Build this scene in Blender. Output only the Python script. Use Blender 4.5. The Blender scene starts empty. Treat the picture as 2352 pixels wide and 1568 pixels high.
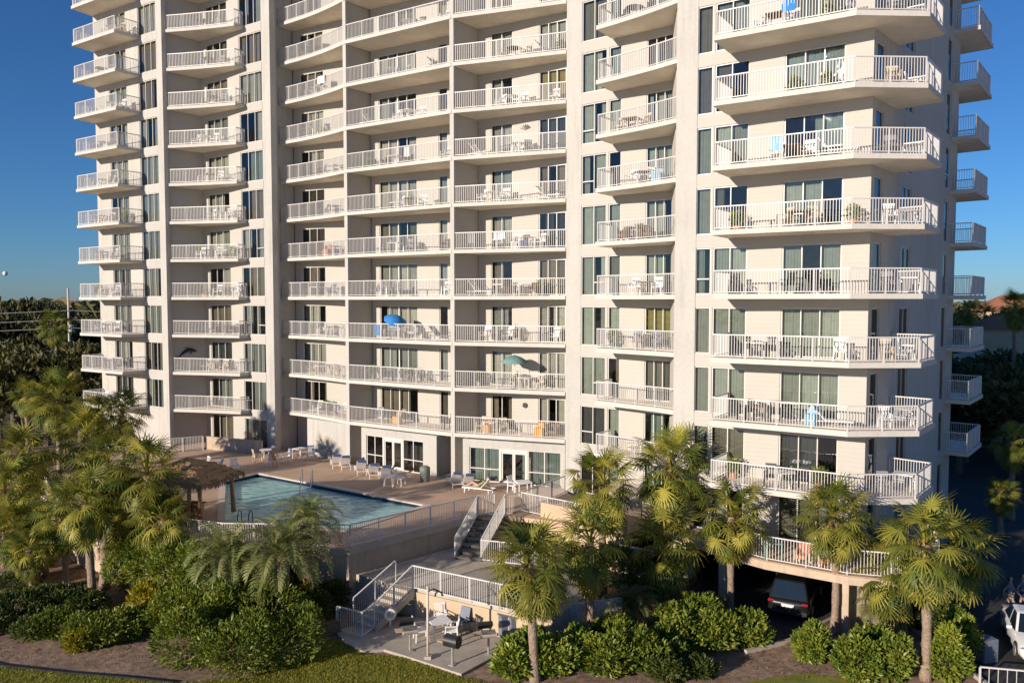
import bpy, bmesh, math, random
from math import radians, sin, cos, pi
from mathutils import Vector, Matrix, noise as mnoise
random.seed(7)
R = random.random
U = random.uniform
sc = bpy.context.scene
col = sc.collection

# ------------------------------------------------------------------ camera
F = 1829.0; PITCH = radians(2.91); CZ = 14.5          # focal length in pixels of a 2352 px wide frame
cam_d = bpy.data.cameras.new('camera'); cam = bpy.data.objects.new('camera', cam_d); col.objects.link(cam)
cam_d.sensor_fit = 'HORIZONTAL'; cam_d.sensor_width = 36.0; cam_d.lens = 36.0*F/2352
cam_d.clip_start = 0.5; cam_d.clip_end = 9000
cam.location = (0, 0, CZ); cam.rotation_euler = (pi/2-PITCH, 0, 0)
sc.camera = cam
# ------------------------------------------------------------------ sky, sun, exposure
SUN_EL = radians(14.0)
SUN_AZ = math.atan2(-0.73, -0.68)                     # compass bearing of the sun measured from +Y towards +X
world = bpy.data.worlds.new('World'); sc.world = world; world.use_nodes = True
wn = world.node_tree; bgn = wn.nodes['Background']
sky = wn.nodes.new('ShaderNodeTexSky'); sky.sky_type = 'NISHITA'; sky.sun_disc = False
sky.sun_elevation = SUN_EL; sky.sun_rotation = SUN_AZ
sky.altitude = 0; sky.air_density = 0.9; sky.dust_density = 0.15; sky.ozone_density = 8.0
wn.links.new(sky.outputs[0], bgn.inputs[0]); bgn.inputs[1].default_value = 0.066
sun_d = bpy.data.lights.new('sun', 'SUN'); sun = bpy.data.objects.new('sun', sun_d); col.objects.link(sun)
sun_d.energy = 3.6; sun_d.angle = radians(0.53); sun_d.color = (1.0, 0.875, 0.73)
sd = Vector((sin(SUN_AZ)*cos(SUN_EL), cos(SUN_AZ)*cos(SUN_EL), sin(SUN_EL)))
sun.rotation_euler = sd.to_track_quat('Z', 'Y').to_euler()
vs = sc.view_settings; vs.view_transform = 'Standard'; vs.look = 'None'; vs.exposure = 0.74; vs.gamma = 1.0; vs.use_curve_mapping = False
sc.cycles.max_bounces = 9; sc.cycles.transparent_max_bounces = 12; sc.cycles.diffuse_bounces = 6; sc.cycles.glossy_bounces = 3
sc.cycles.use_denoising = True
sc.cycles.caustics_reflective = False; sc.cycles.caustics_refractive = False

# ------------------------------------------------------------------ survey helpers: a sight line met with a level or a distance
_c, _s = cos(PITCH), sin(PITCH)
def _ray(x, y):
    u = (x-1176)/F; v = (784-y)/F
    return u, _c+v*_s, -_s+v*_c
def G(x, y, Z=0.0):
    d = _ray(x, y); t = (Z-CZ)/d[2]
    return Vector((d[0]*t, d[1]*t, Z))
def GY(x, y, Y):
    d = _ray(x, y); t = Y/d[1]
    return Vector((d[0]*t, Y, CZ+d[2]*t))
def along(P, Q, x):
    """distance along the plan line P-Q at which the sight line of column x (at eye level) crosses it"""
    r = (x-1176)/F*_c
    t = (r*P[1]-P[0])/((Q[0]-P[0])-r*(Q[1]-P[1]))
    return t*math.hypot(Q[0]-P[0], Q[1]-P[1])

# ------------------------------------------------------------------ materials
def mat_new(name):
    m = bpy.data.materials.new(name); m.use_nodes = True
    nt = m.node_tree; b = nt.nodes['Principled BSDF']
    return m, nt, b
def nd(nt, t, **kw):
    n = nt.nodes.new(t)
    for k, v in kw.items():
        setattr(n, k, v)
    return n
def mat(name, c, rough=0.7, var=0.12, scale=3.0, bump=0.0, bscale=40.0, metal=0.0, spec=0.5, big=0.0, c2=None, objvar=0.0, detail=5, streak=0.0):
    """paint, stone, cloth ...: colour mottled by noise, optional second colour in large patches, optional fine relief"""
    m, nt, b = mat_new(name); L = nt.links.new
    b.inputs['Roughness'].default_value = rough; b.inputs['Metallic'].default_value = metal
    b.inputs['Specular IOR Level'].default_value = spec
    geo = nd(nt, 'ShaderNodeNewGeometry')
    n1 = nd(nt, 'ShaderNodeTexNoise'); n1.inputs['Scale'].default_value = scale; n1.inputs['Detail'].default_value = detail
    L(geo.outputs['Position'], n1.inputs['Vector'])
    mx = nd(nt, 'ShaderNodeMix', data_type='RGBA')
    lo = tuple(max(0, x*(1-var)) for x in c)+(1,); hi = tuple(min(1, x*(1+var)) for x in c)+(1,)
    if c2 is not None: lo = tuple(c2)+(1,); hi = tuple(c)+(1,)
    mx.inputs['A'].default_value = lo; mx.inputs['B'].default_value = hi
    ramp = nd(nt, 'ShaderNodeMapRange'); ramp.inputs[1].default_value = 0.32; ramp.inputs[2].default_value = 0.68
    L(n1.outputs['Fac'], ramp.inputs[0]); L(ramp.outputs[0], mx.inputs['Factor'])
    out = mx.outputs['Result']
    if big > 0:
        n2 = nd(nt, 'ShaderNodeTexNoise'); n2.inputs['Scale'].default_value = 0.35; n2.inputs['Detail'].default_value = 6
        L(geo.outputs['Position'], n2.inputs['Vector'])
        r2 = nd(nt, 'ShaderNodeMapRange'); r2.inputs[1].default_value = 0.35; r2.inputs[2].default_value = 0.7
        r2.inputs[3].default_value = 1-big; r2.inputs[4].default_value = 1+big*0.3
        L(n2.outputs['Fac'], r2.inputs[0])
        hs = nd(nt, 'ShaderNodeHueSaturation'); L(r2.outputs[0], hs.inputs['Value']); L(out, hs.inputs['Color']); out = hs.outputs[0]
    if streak > 0:   # rain runs: noise drawn out downwards
        mp = nd(nt, 'ShaderNodeMapping'); mp.inputs['Scale'].default_value = (2.6, 2.6, 0.16); L(geo.outputs['Position'], mp.inputs['Vector'])
        n4 = nd(nt, 'ShaderNodeTexNoise'); n4.inputs['Scale'].default_value = 1.0; n4.inputs['Detail'].default_value = 8; n4.inputs['Roughness'].default_value = 0.65; L(mp.outputs[0], n4.inputs['Vector'])
        r4 = nd(nt, 'ShaderNodeMapRange'); r4.inputs[1].default_value = 0.50; r4.inputs[2].default_value = 0.78; r4.inputs[3].default_value = 1.0; r4.inputs[4].default_value = 1-streak
        L(n4.outputs['Fac'], r4.inputs[0]); h4 = nd(nt, 'ShaderNodeHueSaturation'); L(r4.outputs[0], h4.inputs['Value']); L(out, h4.inputs['Color']); out = h4.outputs[0]
    if objvar > 0:
        oi = nd(nt, 'ShaderNodeObjectInfo'); r3 = nd(nt, 'ShaderNodeMapRange')
        r3.inputs[3].default_value = 1-objvar; r3.inputs[4].default_value = 1+objvar
        L(oi.outputs['Random'], r3.inputs[0])
        h2 = nd(nt, 'ShaderNodeHueSaturation'); L(r3.outputs[0], h2.inputs['Value']); L(out, h2.inputs['Color']); out = h2.outputs[0]
    L(out, b.inputs['Base Color'])
    if bump > 0:
        n3 = nd(nt, 'ShaderNodeTexNoise'); n3.inputs['Scale'].default_value = bscale; n3.inputs['Detail'].default_value = 4
        L(geo.outputs['Position'], n3.inputs['Vector'])
        bp = nd(nt, 'ShaderNodeBump'); bp.inputs['Strength'].default_value = bump; bp.inputs['Distance'].default_value = 0.05
        L(n3.outputs['Fac'], bp.inputs['Height']); L(bp.outputs[0], b.inputs['Normal'])
    return m
def mat_leaf(name, c1, c2, trans=0.35, rough=0.5, objvar=0.15):
    """leaf: colour from the per-leaf attribute 'tone' between two leaf colours, some light passing through"""
    m, nt, b = mat_new(name); L = nt.links.new
    at = nd(nt, 'ShaderNodeAttribute', attribute_name='tone')
    mx = nd(nt, 'ShaderNodeMix', data_type='RGBA'); mx.inputs['A'].default_value = (*c1, 1); mx.inputs['B'].default_value = (*c2, 1)
    L(at.outputs['Fac'], mx.inputs['Factor'])
    oi = nd(nt, 'ShaderNodeObjectInfo'); r3 = nd(nt, 'ShaderNodeMapRange'); r3.inputs[3].default_value = 1-objvar; r3.inputs[4].default_value = 1+objvar
    L(oi.outputs['Random'], r3.inputs[0])
    h2 = nd(nt, 'ShaderNodeHueSaturation'); L(r3.outputs[0], h2.inputs['Value']); L(mx.outputs['Result'], h2.inputs['Color'])
    L(h2.outputs[0], b.inputs['Base Color']); b.inputs['Roughness'].default_value = rough; b.inputs['Specular IOR Level'].default_value = 0.35
    tr = nd(nt, 'ShaderNodeBsdfTranslucent'); L(h2.outputs[0], tr.inputs['Color'])
    ms = nd(nt, 'ShaderNodeMixShader'); ms.inputs[0].default_value = trans
    L(b.outputs[0], ms.inputs[1]); L(tr.outputs[0], ms.inputs[2]); L(ms.outputs[0], nt.nodes['Material Output'].inputs['Surface'])
    return m
def mat_glass(name, tint, refl=0.10):
    m, nt, b = mat_new(name); L = nt.links.new; nt.nodes.remove(b)
    tr = nd(nt, 'ShaderNodeBsdfTransparent'); tr.inputs[0].default_value = (*tint, 1)
    gl = nd(nt, 'ShaderNodeBsdfGlossy'); gl.inputs['Roughness'].default_value = 0.02; gl.inputs['Color'].default_value = (0.9, 0.95, 1, 1)
    lw = nd(nt, 'ShaderNodeFresnel'); lw.inputs[0].default_value = 1.5
    mr = nd(nt, 'ShaderNodeMath', operation='MULTIPLY_ADD'); mr.inputs[1].default_value = 1.0; mr.inputs[2].default_value = refl-0.04
    mr.use_clamp = True
    L(lw.outputs[0], mr.inputs[0])
    geo = nd(nt, 'ShaderNodeNewGeometry'); n1 = nd(nt, 'ShaderNodeTexNoise'); n1.inputs['Scale'].default_value = 1.3; L(geo.outputs['Position'], n1.inputs['Vector'])
    bp = nd(nt, 'ShaderNodeBump'); bp.inputs['Strength'].default_value = 0.06; bp.inputs['Distance'].default_value = 0.2
    L(n1.outputs['Fac'], bp.inputs['Height']); L(bp.outputs[0], gl.inputs['Normal'])
    ms = nd(nt, 'ShaderNodeMixShader'); L(mr.outputs[0], ms.inputs[0]); L(tr.outputs[0], ms.inputs[1]); L(gl.outputs[0], ms.inputs[2])
    L(ms.outputs[0], nt.nodes['Material Output'].inputs['Surface'])
    return m
M = {}
WHITE = (0.51, 0.487, 0.447)
M['paint'] = mat('painted stucco', WHITE, 0.85, 0.04, 6, bump=0.25, bscale=60, spec=0.25, big=0.08, streak=0.22)
# lap siding on the recessed balcony walls: shallow horizontal courses
m_, nt_, b_ = mat_new('painted lap siding'); b_.inputs['Roughness'].default_value = 0.7; b_.inputs['Specular IOR Level'].default_value = 0.25
g_ = nd(nt_, 'ShaderNodeNewGeometry'); sx = nd(nt_, 'ShaderNodeSeparateXYZ'); nt_.links.new(g_.outputs['Position'], sx.inputs[0])
ml = nd(nt_, 'ShaderNodeMath', operation='MULTIPLY'); ml.inputs[1].default_value = 1/0.21; nt_.links.new(sx.outputs['Z'], ml.inputs[0])
fr = nd(nt_, 'ShaderNodeMath', operation='FRACT'); nt_.links.new(ml.outputs[0], fr.inputs[0])
bp_ = nd(nt_, 'ShaderNodeBump'); bp_.inputs['Strength'].default_value = 0.6; bp_.inputs['Distance'].default_value = 0.012; bp_.invert = True
nt_.links.new(fr.outputs[0], bp_.inputs['Height']); nt_.links.new(bp_.outputs[0], b_.inputs['Normal'])
n_ = nd(nt_, 'ShaderNodeTexNoise'); n_.inputs['Scale'].default_value = 1.2; n_.inputs['Detail'].default_value = 6; nt_.links.new(g_.outputs['Position'], n_.inputs['Vector'])
x_ = nd(nt_, 'ShaderNodeMix', data_type='RGBA'); x_.inputs['A'].default_value = (0.455, 0.43, 0.385, 1); x_.inputs['B'].default_value = (0.50, 0.473, 0.428, 1)
nt_.links.new(n_.outputs['Fac'], x_.inputs['Factor']); nt_.links.new(x_.outputs['Result'], b_.inputs['Base Color'])
M['siding'] = m_
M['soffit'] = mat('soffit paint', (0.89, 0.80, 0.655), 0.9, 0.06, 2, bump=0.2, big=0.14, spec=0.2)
M['fascia'] = mat('slab edge paint', (0.60, 0.562, 0.512), 0.8, 0.03, 6, bump=0.2, bscale=60, spec=0.25, big=0.05, streak=0.12)
M['rail'] = mat('white railing enamel', (0.62, 0.60, 0.58), 0.45, 0.03, 5)
M['frame'] = mat('window frame enamel', (0.62, 0.60, 0.56), 0.4, 0.03, 5)
M['glass'] = mat_glass('grey tinted glass', (0.68, 0.70, 0.67), 0.065)
M['glass_green'] = mat_glass('green tinted glass', (0.60, 0.665, 0.63), 0.07)
M['glass_dark'] = mat_glass('dark tinted glass', (0.38, 0.39, 0.39), 0.07)
M['curtain'] = mat('pale curtain cloth', (0.50, 0.48, 0.43), 0.9, 0.08, 3, objvar=0.28)
M['curtain_grey'] = mat('grey curtain cloth', (0.34, 0.36, 0.35), 0.9, 0.08, 3, objvar=0.25)
M['curtain_blind'] = mat('brown shade cloth', (0.26, 0.215, 0.17), 0.9, 0.08, 3, objvar=0.2)
M['curtain_yellow'] = mat('yellow curtain cloth', (0.42, 0.32, 0.09), 0.9, 0.08, 3)
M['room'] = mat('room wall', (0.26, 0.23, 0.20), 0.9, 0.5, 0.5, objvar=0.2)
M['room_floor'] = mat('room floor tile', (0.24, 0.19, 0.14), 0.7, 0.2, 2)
M['deck'] = mat('tan deck coating', (0.60, 0.42, 0.29), 0.8, 0.10, 1.2, bump=0.2, bscale=20, big=0.14, c2=(0.51, 0.36, 0.26))
M['concrete'] = mat('worn concrete', (0.48, 0.42, 0.35), 0.9, 0.10, 2, bump=0.3, bscale=25, big=0.15)
M['beige'] = mat('beige stucco', (0.54, 0.42, 0.31), 0.9, 0.06, 3, bump=0.3, bscale=50, big=0.14, streak=0.25)
M['asphalt'] = mat('asphalt', (0.05, 0.05, 0.052), 0.9, 0.25, 6, bump=0.4, bscale=90, big=0.2)
M['sand'] = mat('pale bounce sand', (0.88, 0.79, 0.66), 0.95, 0.06, 0.5)
M['mulch'] = mat('pine straw mulch', (0.46, 0.31, 0.215), 0.95, 0.3, 4, bump=1.0, bscale=30, big=0.25, c2=(0.23, 0.15, 0.11), detail=10)
M['grass'] = mat('mown grass', (0.30, 0.29, 0.035), 0.9, 0.3, 2.2, bump=1.0, bscale=45, c2=(0.19, 0.225, 0.028), big=0.2, detail=10)
M['terrain'] = mat('far scrub ground', (0.10, 0.10, 0.045), 0.95, 0.4, 0.08, bump=0.3, bscale=1, c2=(0.045, 0.055, 0.025))
M['wood'] = mat('brown wood', (0.22, 0.13, 0.07), 0.7, 0.25, 8)
M['orange_wood'] = mat('varnished cypress post', (0.46, 0.25, 0.11), 0.55, 0.2, 6)
M['thatch'] = mat('palm thatch', (0.42, 0.26, 0.12), 0.95, 0.4, 14, bump=1.0, bscale=40)
M['dark_metal'] = mat('black enamel', (0.02, 0.02, 0.022), 0.45, 0.2, 5)
M['steel'] = mat('galvanised steel', (0.50, 0.50, 0.49), 0.4, 0.08, 5, metal=0.6)
M['white_plastic'] = mat('white resin', (0.80, 0.79, 0.76), 0.5, 0.03, 5)
M['tan_plastic'] = mat('tan resin', (0.55, 0.46, 0.34), 0.5, 0.05, 5)
M['brown_wicker'] = mat('brown wicker', (0.16, 0.10, 0.065), 0.7, 0.2, 25)
M['grey_sling'] = mat('grey sling cloth', (0.22, 0.22, 0.24), 0.7, 0.1, 9)
M['terracotta'] = mat('salmon cushion cloth', (0.60, 0.25, 0.15), 0.85, 0.08, 5)
M['blue_cloth'] = mat('bright blue canvas', (0.03, 0.20, 0.52), 0.8, 0.08, 5)
M['teal_cloth'] = mat('teal canvas', (0.15, 0.29, 0.27), 0.8, 0.08, 5)
M['navy'] = mat('navy sling cloth', (0.05, 0.09, 0.22), 0.7, 0.1, 5)
M['pale_blue'] = mat('pale blue towel', (0.25, 0.47, 0.62), 0.9, 0.1, 5)
M['orange_cloth'] = mat('orange towel', (0.65, 0.33, 0.07), 0.9, 0.1, 5)
M['green_bin'] = mat('grey green bin plastic', (0.17, 0.20, 0.17), 0.6, 0.1, 5)
M['bluegrey'] = mat('blue grey plastic', (0.16, 0.18, 0.23), 0.6, 0.1, 5)
M['glassrail'] = mat_glass('screen mesh panel', (0.80, 0.80, 0.80), 0.06)
M['trunk'] = mat('palm trunk bark', (0.36, 0.265, 0.19), 0.95, 0.25, 9, bump=1.0, bscale=18, c2=(0.22, 0.165, 0.12))
M['bark'] = mat('tree bark', (0.14, 0.11, 0.085), 0.95, 0.3, 6, bump=0.8, bscale=20)
M['sabal'] = mat_leaf('sabal palm leaf', (0.08, 0.115, 0.016), (0.46, 0.41, 0.07), 0.35, 0.5)
M['dead'] = mat_leaf('dead palm leaf', (0.24, 0.13, 0.045), (0.40, 0.26, 0.10), 0.2, 0.8)
M['pindo'] = mat_leaf('pindo palm leaf', (0.10, 0.14, 0.04), (0.36, 0.36, 0.13), 0.32, 0.5)
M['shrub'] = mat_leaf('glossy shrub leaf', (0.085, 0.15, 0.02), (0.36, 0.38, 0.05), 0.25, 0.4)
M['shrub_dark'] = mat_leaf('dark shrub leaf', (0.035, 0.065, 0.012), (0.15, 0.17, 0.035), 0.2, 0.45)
M['yellow_leaf'] = mat_leaf('yellow green leaf', (0.24, 0.23, 0.02), (0.60, 0.48, 0.04), 0.35, 0.5)
M['oak'] = mat_leaf('live oak leaf', (0.040, 0.052, 0.016), (0.19, 0.16, 0.05), 0.2, 0.6, 0.3)
M['sunlit_oak'] = mat_leaf('sunlit gold oak leaf', (0.09, 0.08, 0.02), (0.42, 0.30, 0.08), 0.25, 0.6, 0.3)  # oak leaf turned gold: low sun on the skyline trees put into the colour
M['skin'] = mat('skin', (0.55, 0.32, 0.22), 0.55, 0.05, 20)
M['hair'] = mat('dark hair', (0.03, 0.02, 0.015), 0.6, 0.2, 30)
M['grey_cloth'] = mat('grey knit cloth', (0.25, 0.25, 0.27), 0.9, 0.08, 10)
M['tan_cloth'] = mat('pale shorts cloth', (0.62, 0.50, 0.42), 0.9, 0.06, 10)
M['green_cloth'] = mat('olive swim cloth', (0.20, 0.26, 0.05), 0.8, 0.1, 10)
M['white_cloth'] = mat('white cotton', (0.78, 0.76, 0.72), 0.9, 0.04, 10)
M['red_lens'] = mat('red lamp lens', (0.22, 0.015, 0.02), 0.15, 0.05, 5)
M['car_black'] = mat('black car paint', (0.012, 0.012, 0.014), 0.18, 0.1, 2, spec=0.6)
M['car_white'] = mat('white car paint', (0.72, 0.72, 0.72), 0.2, 0.03, 2, spec=0.6)
M['car_glass'] = mat('car window glass', (0.012, 0.02, 0.03), 0.05, 0.1, 2, spec=0.7)
M['rubber'] = mat('tyre rubber', (0.02, 0.02, 0.02), 0.85, 0.1, 20)
M['chrome'] = mat('bright trim', (0.6, 0.6, 0.6), 0.2, 0.03, 5, metal=0.9)
M['plate'] = mat('licence plate', (0.7, 0.7, 0.68), 0.4, 0.05, 5)
M['blue_roof'] = mat('blue grey metal roof', (0.055, 0.075, 0.14), 0.6, 0.12, 2)
M['tile_roof'] = mat('terracotta tile roof', (0.36, 0.15, 0.08), 0.85, 0.2, 3)
M['tan_wall'] = mat('tan stucco', (0.52, 0.40, 0.27), 0.9, 0.08, 1)
M['pool_plaster'] = mat('aqua pool plaster', (0.36, 0.92, 0.90), 0.7, 0.08, 1.5)
M['pool_tile'] = mat('navy pool tile', (0.012, 0.018, 0.045), 0.3, 0.3, 12)
M['coping'] = mat('pale pool coping', (0.62, 0.52, 0.43), 0.8, 0.06, 4)
M['moon'] = mat('moon rock', (0.85, 0.85, 0.85), 1.0, 0.15, 0.02)
# pool water: tinted clear layer with rippled reflections
m_, nt_, b_ = mat_new('pool water'); nt_.nodes.remove(b_)
tr_ = nd(nt_, 'ShaderNodeBsdfTransparent'); tr_.inputs[0].default_value = (0.74, 1.0, 0.98, 1)
gl_ = nd(nt_, 'ShaderNodeBsdfGlossy'); gl_.inputs['Roughness'].default_value = 0.03
g_ = nd(nt_, 'ShaderNodeNewGeometry'); mp_ = nd(nt_, 'ShaderNodeMapping'); mp_.inputs['Scale'].default_value = (1.6, 3.4, 1); mp_.inputs['Rotation'].default_value = (0, 0, radians(20))
nt_.links.new(g_.outputs['Position'], mp_.inputs['Vector'])
n_ = nd(nt_, 'ShaderNodeTexNoise'); n_.inputs['Scale'].default_value = 0.75; n_.inputs['Detail'].default_value = 2.5; n_.inputs['Distortion'].default_value = 0.8
nt_.links.new(mp_.outputs[0], n_.inputs['Vector'])
bp_ = nd(nt_, 'ShaderNodeBump'); bp_.inputs['Strength'].default_value = 0.38; bp_.inputs['Distance'].default_value = 0.25
nt_.links.new(n_.outputs['Fac'], bp_.inputs['Height']); nt_.links.new(bp_.outputs[0], gl_.inputs['Normal'])
f_ = nd(nt_, 'ShaderNodeFresnel'); f_.inputs[0].default_value = 1.4; nt_.links.new(bp_.outputs[0], f_.inputs['Normal'])
s_ = nd(nt_, 'ShaderNodeMixShader'); nt_.links.new(f_.outputs[0], s_.inputs[0]); 
df_ = nd(nt_, 'ShaderNodeBsdfDiffuse'); df_.inputs[0].default_value = (0.46, 0.84, 0.83, 1); sm_ = nd(nt_, 'ShaderNodeMixShader'); sm_.inputs[0].default_value = 0.78   # light scattered back by the water body
nt_.links.new(tr_.outputs[0], sm_.inputs[1]); nt_.links.new(df_.outputs[0], sm_.inputs[2]); nt_.links.new(sm_.outputs[0], s_.inputs[1]); nt_.links.new(gl_.outputs[0], s_.inputs[2])
nt_.links.new(s_.outputs[0], nt_.nodes['Material Output'].inputs['Surface'])
M['water'] = m_

# ------------------------------------------------------------------ mesh helpers
class MB:
    """collects pieces of geometry and links them as ONE mesh object"""
    def __init__(s): s.v = []; s.f = []; s.t = []
    def add(s, v, f):
        o = len(s.v); s.v += [tuple(p) for p in v]; s.f += [tuple(i+o for i in q) for q in f]; return s
    def box(s, x0, y0, z0, x1, y1, z1):
        v = [(x0,y0,z0),(x1,y0,z0),(x1,y1,z0),(x0,y1,z0),(x0,y0,z1),(x1,y0,z1),(x1,y1,z1),(x0,y1,z1)]
        return s.add(v, [(0,3,2,1),(4,5,6,7),(0,1,5,4),(1,2,6,5),(2,3,7,6),(3,0,4,7)])
    def cbox(s, c, d, rz=0.0, rx=0.0, ry=0.0):
        m = Matrix.Rotation(rz, 3, 'Z') @ Matrix.Rotation(ry, 3, 'Y') @ Matrix.Rotation(rx, 3, 'X'); C = Vector(c)
        v = [C+m@Vector((sx_*d[0]/2, sy_*d[1]/2, sz_*d[2]/2)) for sz_ in (-1,1) for sx_, sy_ in ((-1,-1),(1,-1),(1,1),(-1,1))]
        return s.add(v, [(0,3,2,1),(4,5,6,7),(0,1,5,4),(1,2,6,5),(2,3,7,6),(3,0,4,7)])
    def prism(s, poly, z0, z1):
        n = len(poly); a = sum(poly[i][0]*poly[(i+1)%n][1]-poly[(i+1)%n][0]*poly[i][1] for i in range(n))
        if a < 0: poly = poly[::-1]
        v = [(p[0],p[1],z0) for p in poly]+[(p[0],p[1],z1) for p in poly]
        return s.add(v, [tuple(range(n-1,-1,-1)), tuple(range(n,2*n))]+[(i,(i+1)%n,(i+1)%n+n,i+n) for i in range(n)])
    def wall(s, p, q, th, z0, z1):
        """upright slab along plan line p-q, thickness th to the far side (left of p->q)"""
        d = Vector((q[0]-p[0], q[1]-p[1])); d.normalize(); n = Vector((-d.y, d.x))*th
        return s.prism([(p[0],p[1]),(q[0],q[1]),(q[0]+n.x,q[1]+n.y),(p[0]+n.x,p[1]+n.y)], z0, z1)
    def bar(s, p, q, w, h=None):
        """square bar between two points"""
        h = h or w; p = Vector(p); q = Vector(q); d = (q-p)
        if d.length < 1e-6: return s
        d.normalize(); up = Vector((0,0,1)) if abs(d.z) < 0.95 else Vector((1,0,0))
        a = d.cross(up).normalized()*w/2; b = a.cross(d).normalized()*h/2
        v = [p-a-b,p+a-b,p+a+b,p-a+b,q-a-b,q+a-b,q+a+b,q-a+b]
        return s.add(v, [(0,1,2,3),(7,6,5,4),(0,4,5,1),(1,5,6,2),(2,6,7,3),(3,7,4,0)])
    def tube(s, pts, r, n=8, cap=True):
        """round tube along points; r is one radius or one per point"""
        pts = [Vector(p) for p in pts]; rs = r if isinstance(r, (list, tuple)) else [r]*len(pts); v = []; f = []
        t = None
        for i, p in enumerate(pts):
            d = (pts[min(i+1,len(pts)-1)]-pts[max(i-1,0)]).normalized()
            if t is None:
                t = d.cross(Vector((0,0,1)) if abs(d.z) < 0.9 else Vector((1,0,0))).normalized()
            t = (t-d*t.dot(d)).normalized(); b = d.cross(t)
            v += [p+(t*cos(2*pi*k/n)+b*sin(2*pi*k/n))*rs[i] for k in range(n)]
        for i in range(len(pts)-1):
            f += [(i*n+k, i*n+(k+1)%n, (i+1)*n+(k+1)%n, (i+1)*n+k) for k in range(n)]
        if cap: f += [tuple(range(n-1,-1,-1)), tuple(range((len(pts)-1)*n, len(pts)*n))]
        return s.add(v, f)
    def lathe(s, prof, n=12, c=(0,0,0)):
        v = []; f = []
        for r, z in prof: v += [(c[0]+r*cos(2*pi*k/n), c[1]+r*sin(2*pi*k/n), c[2]+z) for k in range(n)]
        for i in range(len(prof)-1): f += [(i*n+k, i*n+(k+1)%n, (i+1)*n+(k+1)%n, (i+1)*n+k) for k in range(n)]
        f += [tuple(range(n-1,-1,-1)), tuple(range((len(prof)-1)*n, len(prof)*n))]
        return s.add(v, f)
    def mesh(s, name, m, smooth=False):
        me = bpy.data.meshes.new(name); me.from_pydata(s.v, [], s.f); me.materials.append(M[m] if isinstance(m, str) else m)
        if smooth:
            for p in me.polygons: p.use_smooth = True
        if s.t:
            at = me.attributes.new('tone', 'FLOAT', 'FACE'); at.data.foreach_set('value', s.t)
        me.update(); return me
    def build(s, name, m, parent=None, smooth=False, bevel=0):
        return put(name, s.mesh(name, m, smooth), parent, bevel=bevel)
def put(name, me, parent=None, loc=None, rz=None, bevel=0):
    o = bpy.data.objects.new(name, me); col.objects.link(o)
    if parent is not None: o.parent = parent
    if loc is not None: o.location = loc
    if rz is not None: o.rotation_euler = (0, 0, rz)
    if bevel:
        b = o.modifiers.new('bevel', 'BEVEL'); b.width = bevel; b.segments = 2; b.limit_method = 'ANGLE'
    return o
def tag(o, label=None, cat=None, group=None, kind=None):
    if label: o['label'] = label
    if cat: o['category'] = cat
    if group: o['group'] = group
    if kind: o['kind'] = kind
    return o
def thing(name, label, cat, loc=(0,0,0), rz=0.0, group=None):
    o = bpy.data.objects.new(name, None); col.objects.link(o); o.location = loc; o.rotation_euler = (0,0,rz); o.empty_display_size = 0.2
    return tag(o, label, cat, group)
def copy_tree(o, parent=None):
    c = o.copy(); col.objects.link(c); c.parent = parent
    for ch in list(KIDS.get(o.name, o.children)): copy_tree(ch, c)
    return c
KIDS = {}
def place(o, loc, rz=0.0, scale=1.0, label=None, group=None):
    o.location = loc; o.rotation_euler = (0, 0, rz); o.scale = (scale,)*3
    if label: o['label'] = label
    if group: o['group'] = group
    return o
ORD = ['', 'first', 'second', 'third', 'fourth', 'fifth', 'sixth', 'seventh', 'eighth', 'ninth', 'tenth', 'eleventh', 'twelfth', 'thirteenth']
# ------------------------------------------------------------------ the apartment tower
H = 2.9
def LV(k): return 3.2+H*k                      # top of the floor slab k storeys above the pool deck
KTOP = 13; ZTOP = LV(KTOP)+1.1
bld = thing('apartment_building', 'tall white stucco apartment tower with stacked railed balconies behind the pool', 'building', (0, 45, 0))
class _P:                                       # parts are built in world metres; the parent's own place is taken off
    pass
def part(mb, name, m, smooth=False, kind=None, bevel=0):
    o = mb.build(name, m, bld, smooth, bevel); o.matrix_parent_inverse = Matrix.Translation((0, -45, 0))
    if kind: o['kind'] = kind
    return o
def put_b(name, me, loc=(0,0,0), rz=0.0):
    o = put(name, me, bld, loc, rz); o.matrix_parent_inverse = Matrix.Translation((0, -45, 0)); return o
def offset_line(pts, d):
    """plan polyline moved to its left by d with mitred corners"""
    out = []
    for i, p in enumerate(pts):
        ns = []
        if i > 0: e = Vector(p)-Vector(pts[i-1]); ns.append(Vector((-e.y, e.x)).normalized())
        if i < len(pts)-1: e = Vector(pts[i+1])-Vector(p); ns.append(Vector((-e.y, e.x)).normalized())
        n = sum(ns, Vector((0,0))); n.normalize(); k = d/max(0.4, n.dot(ns[0])); out.append(Vector(p)+n*k)
    return out
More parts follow.
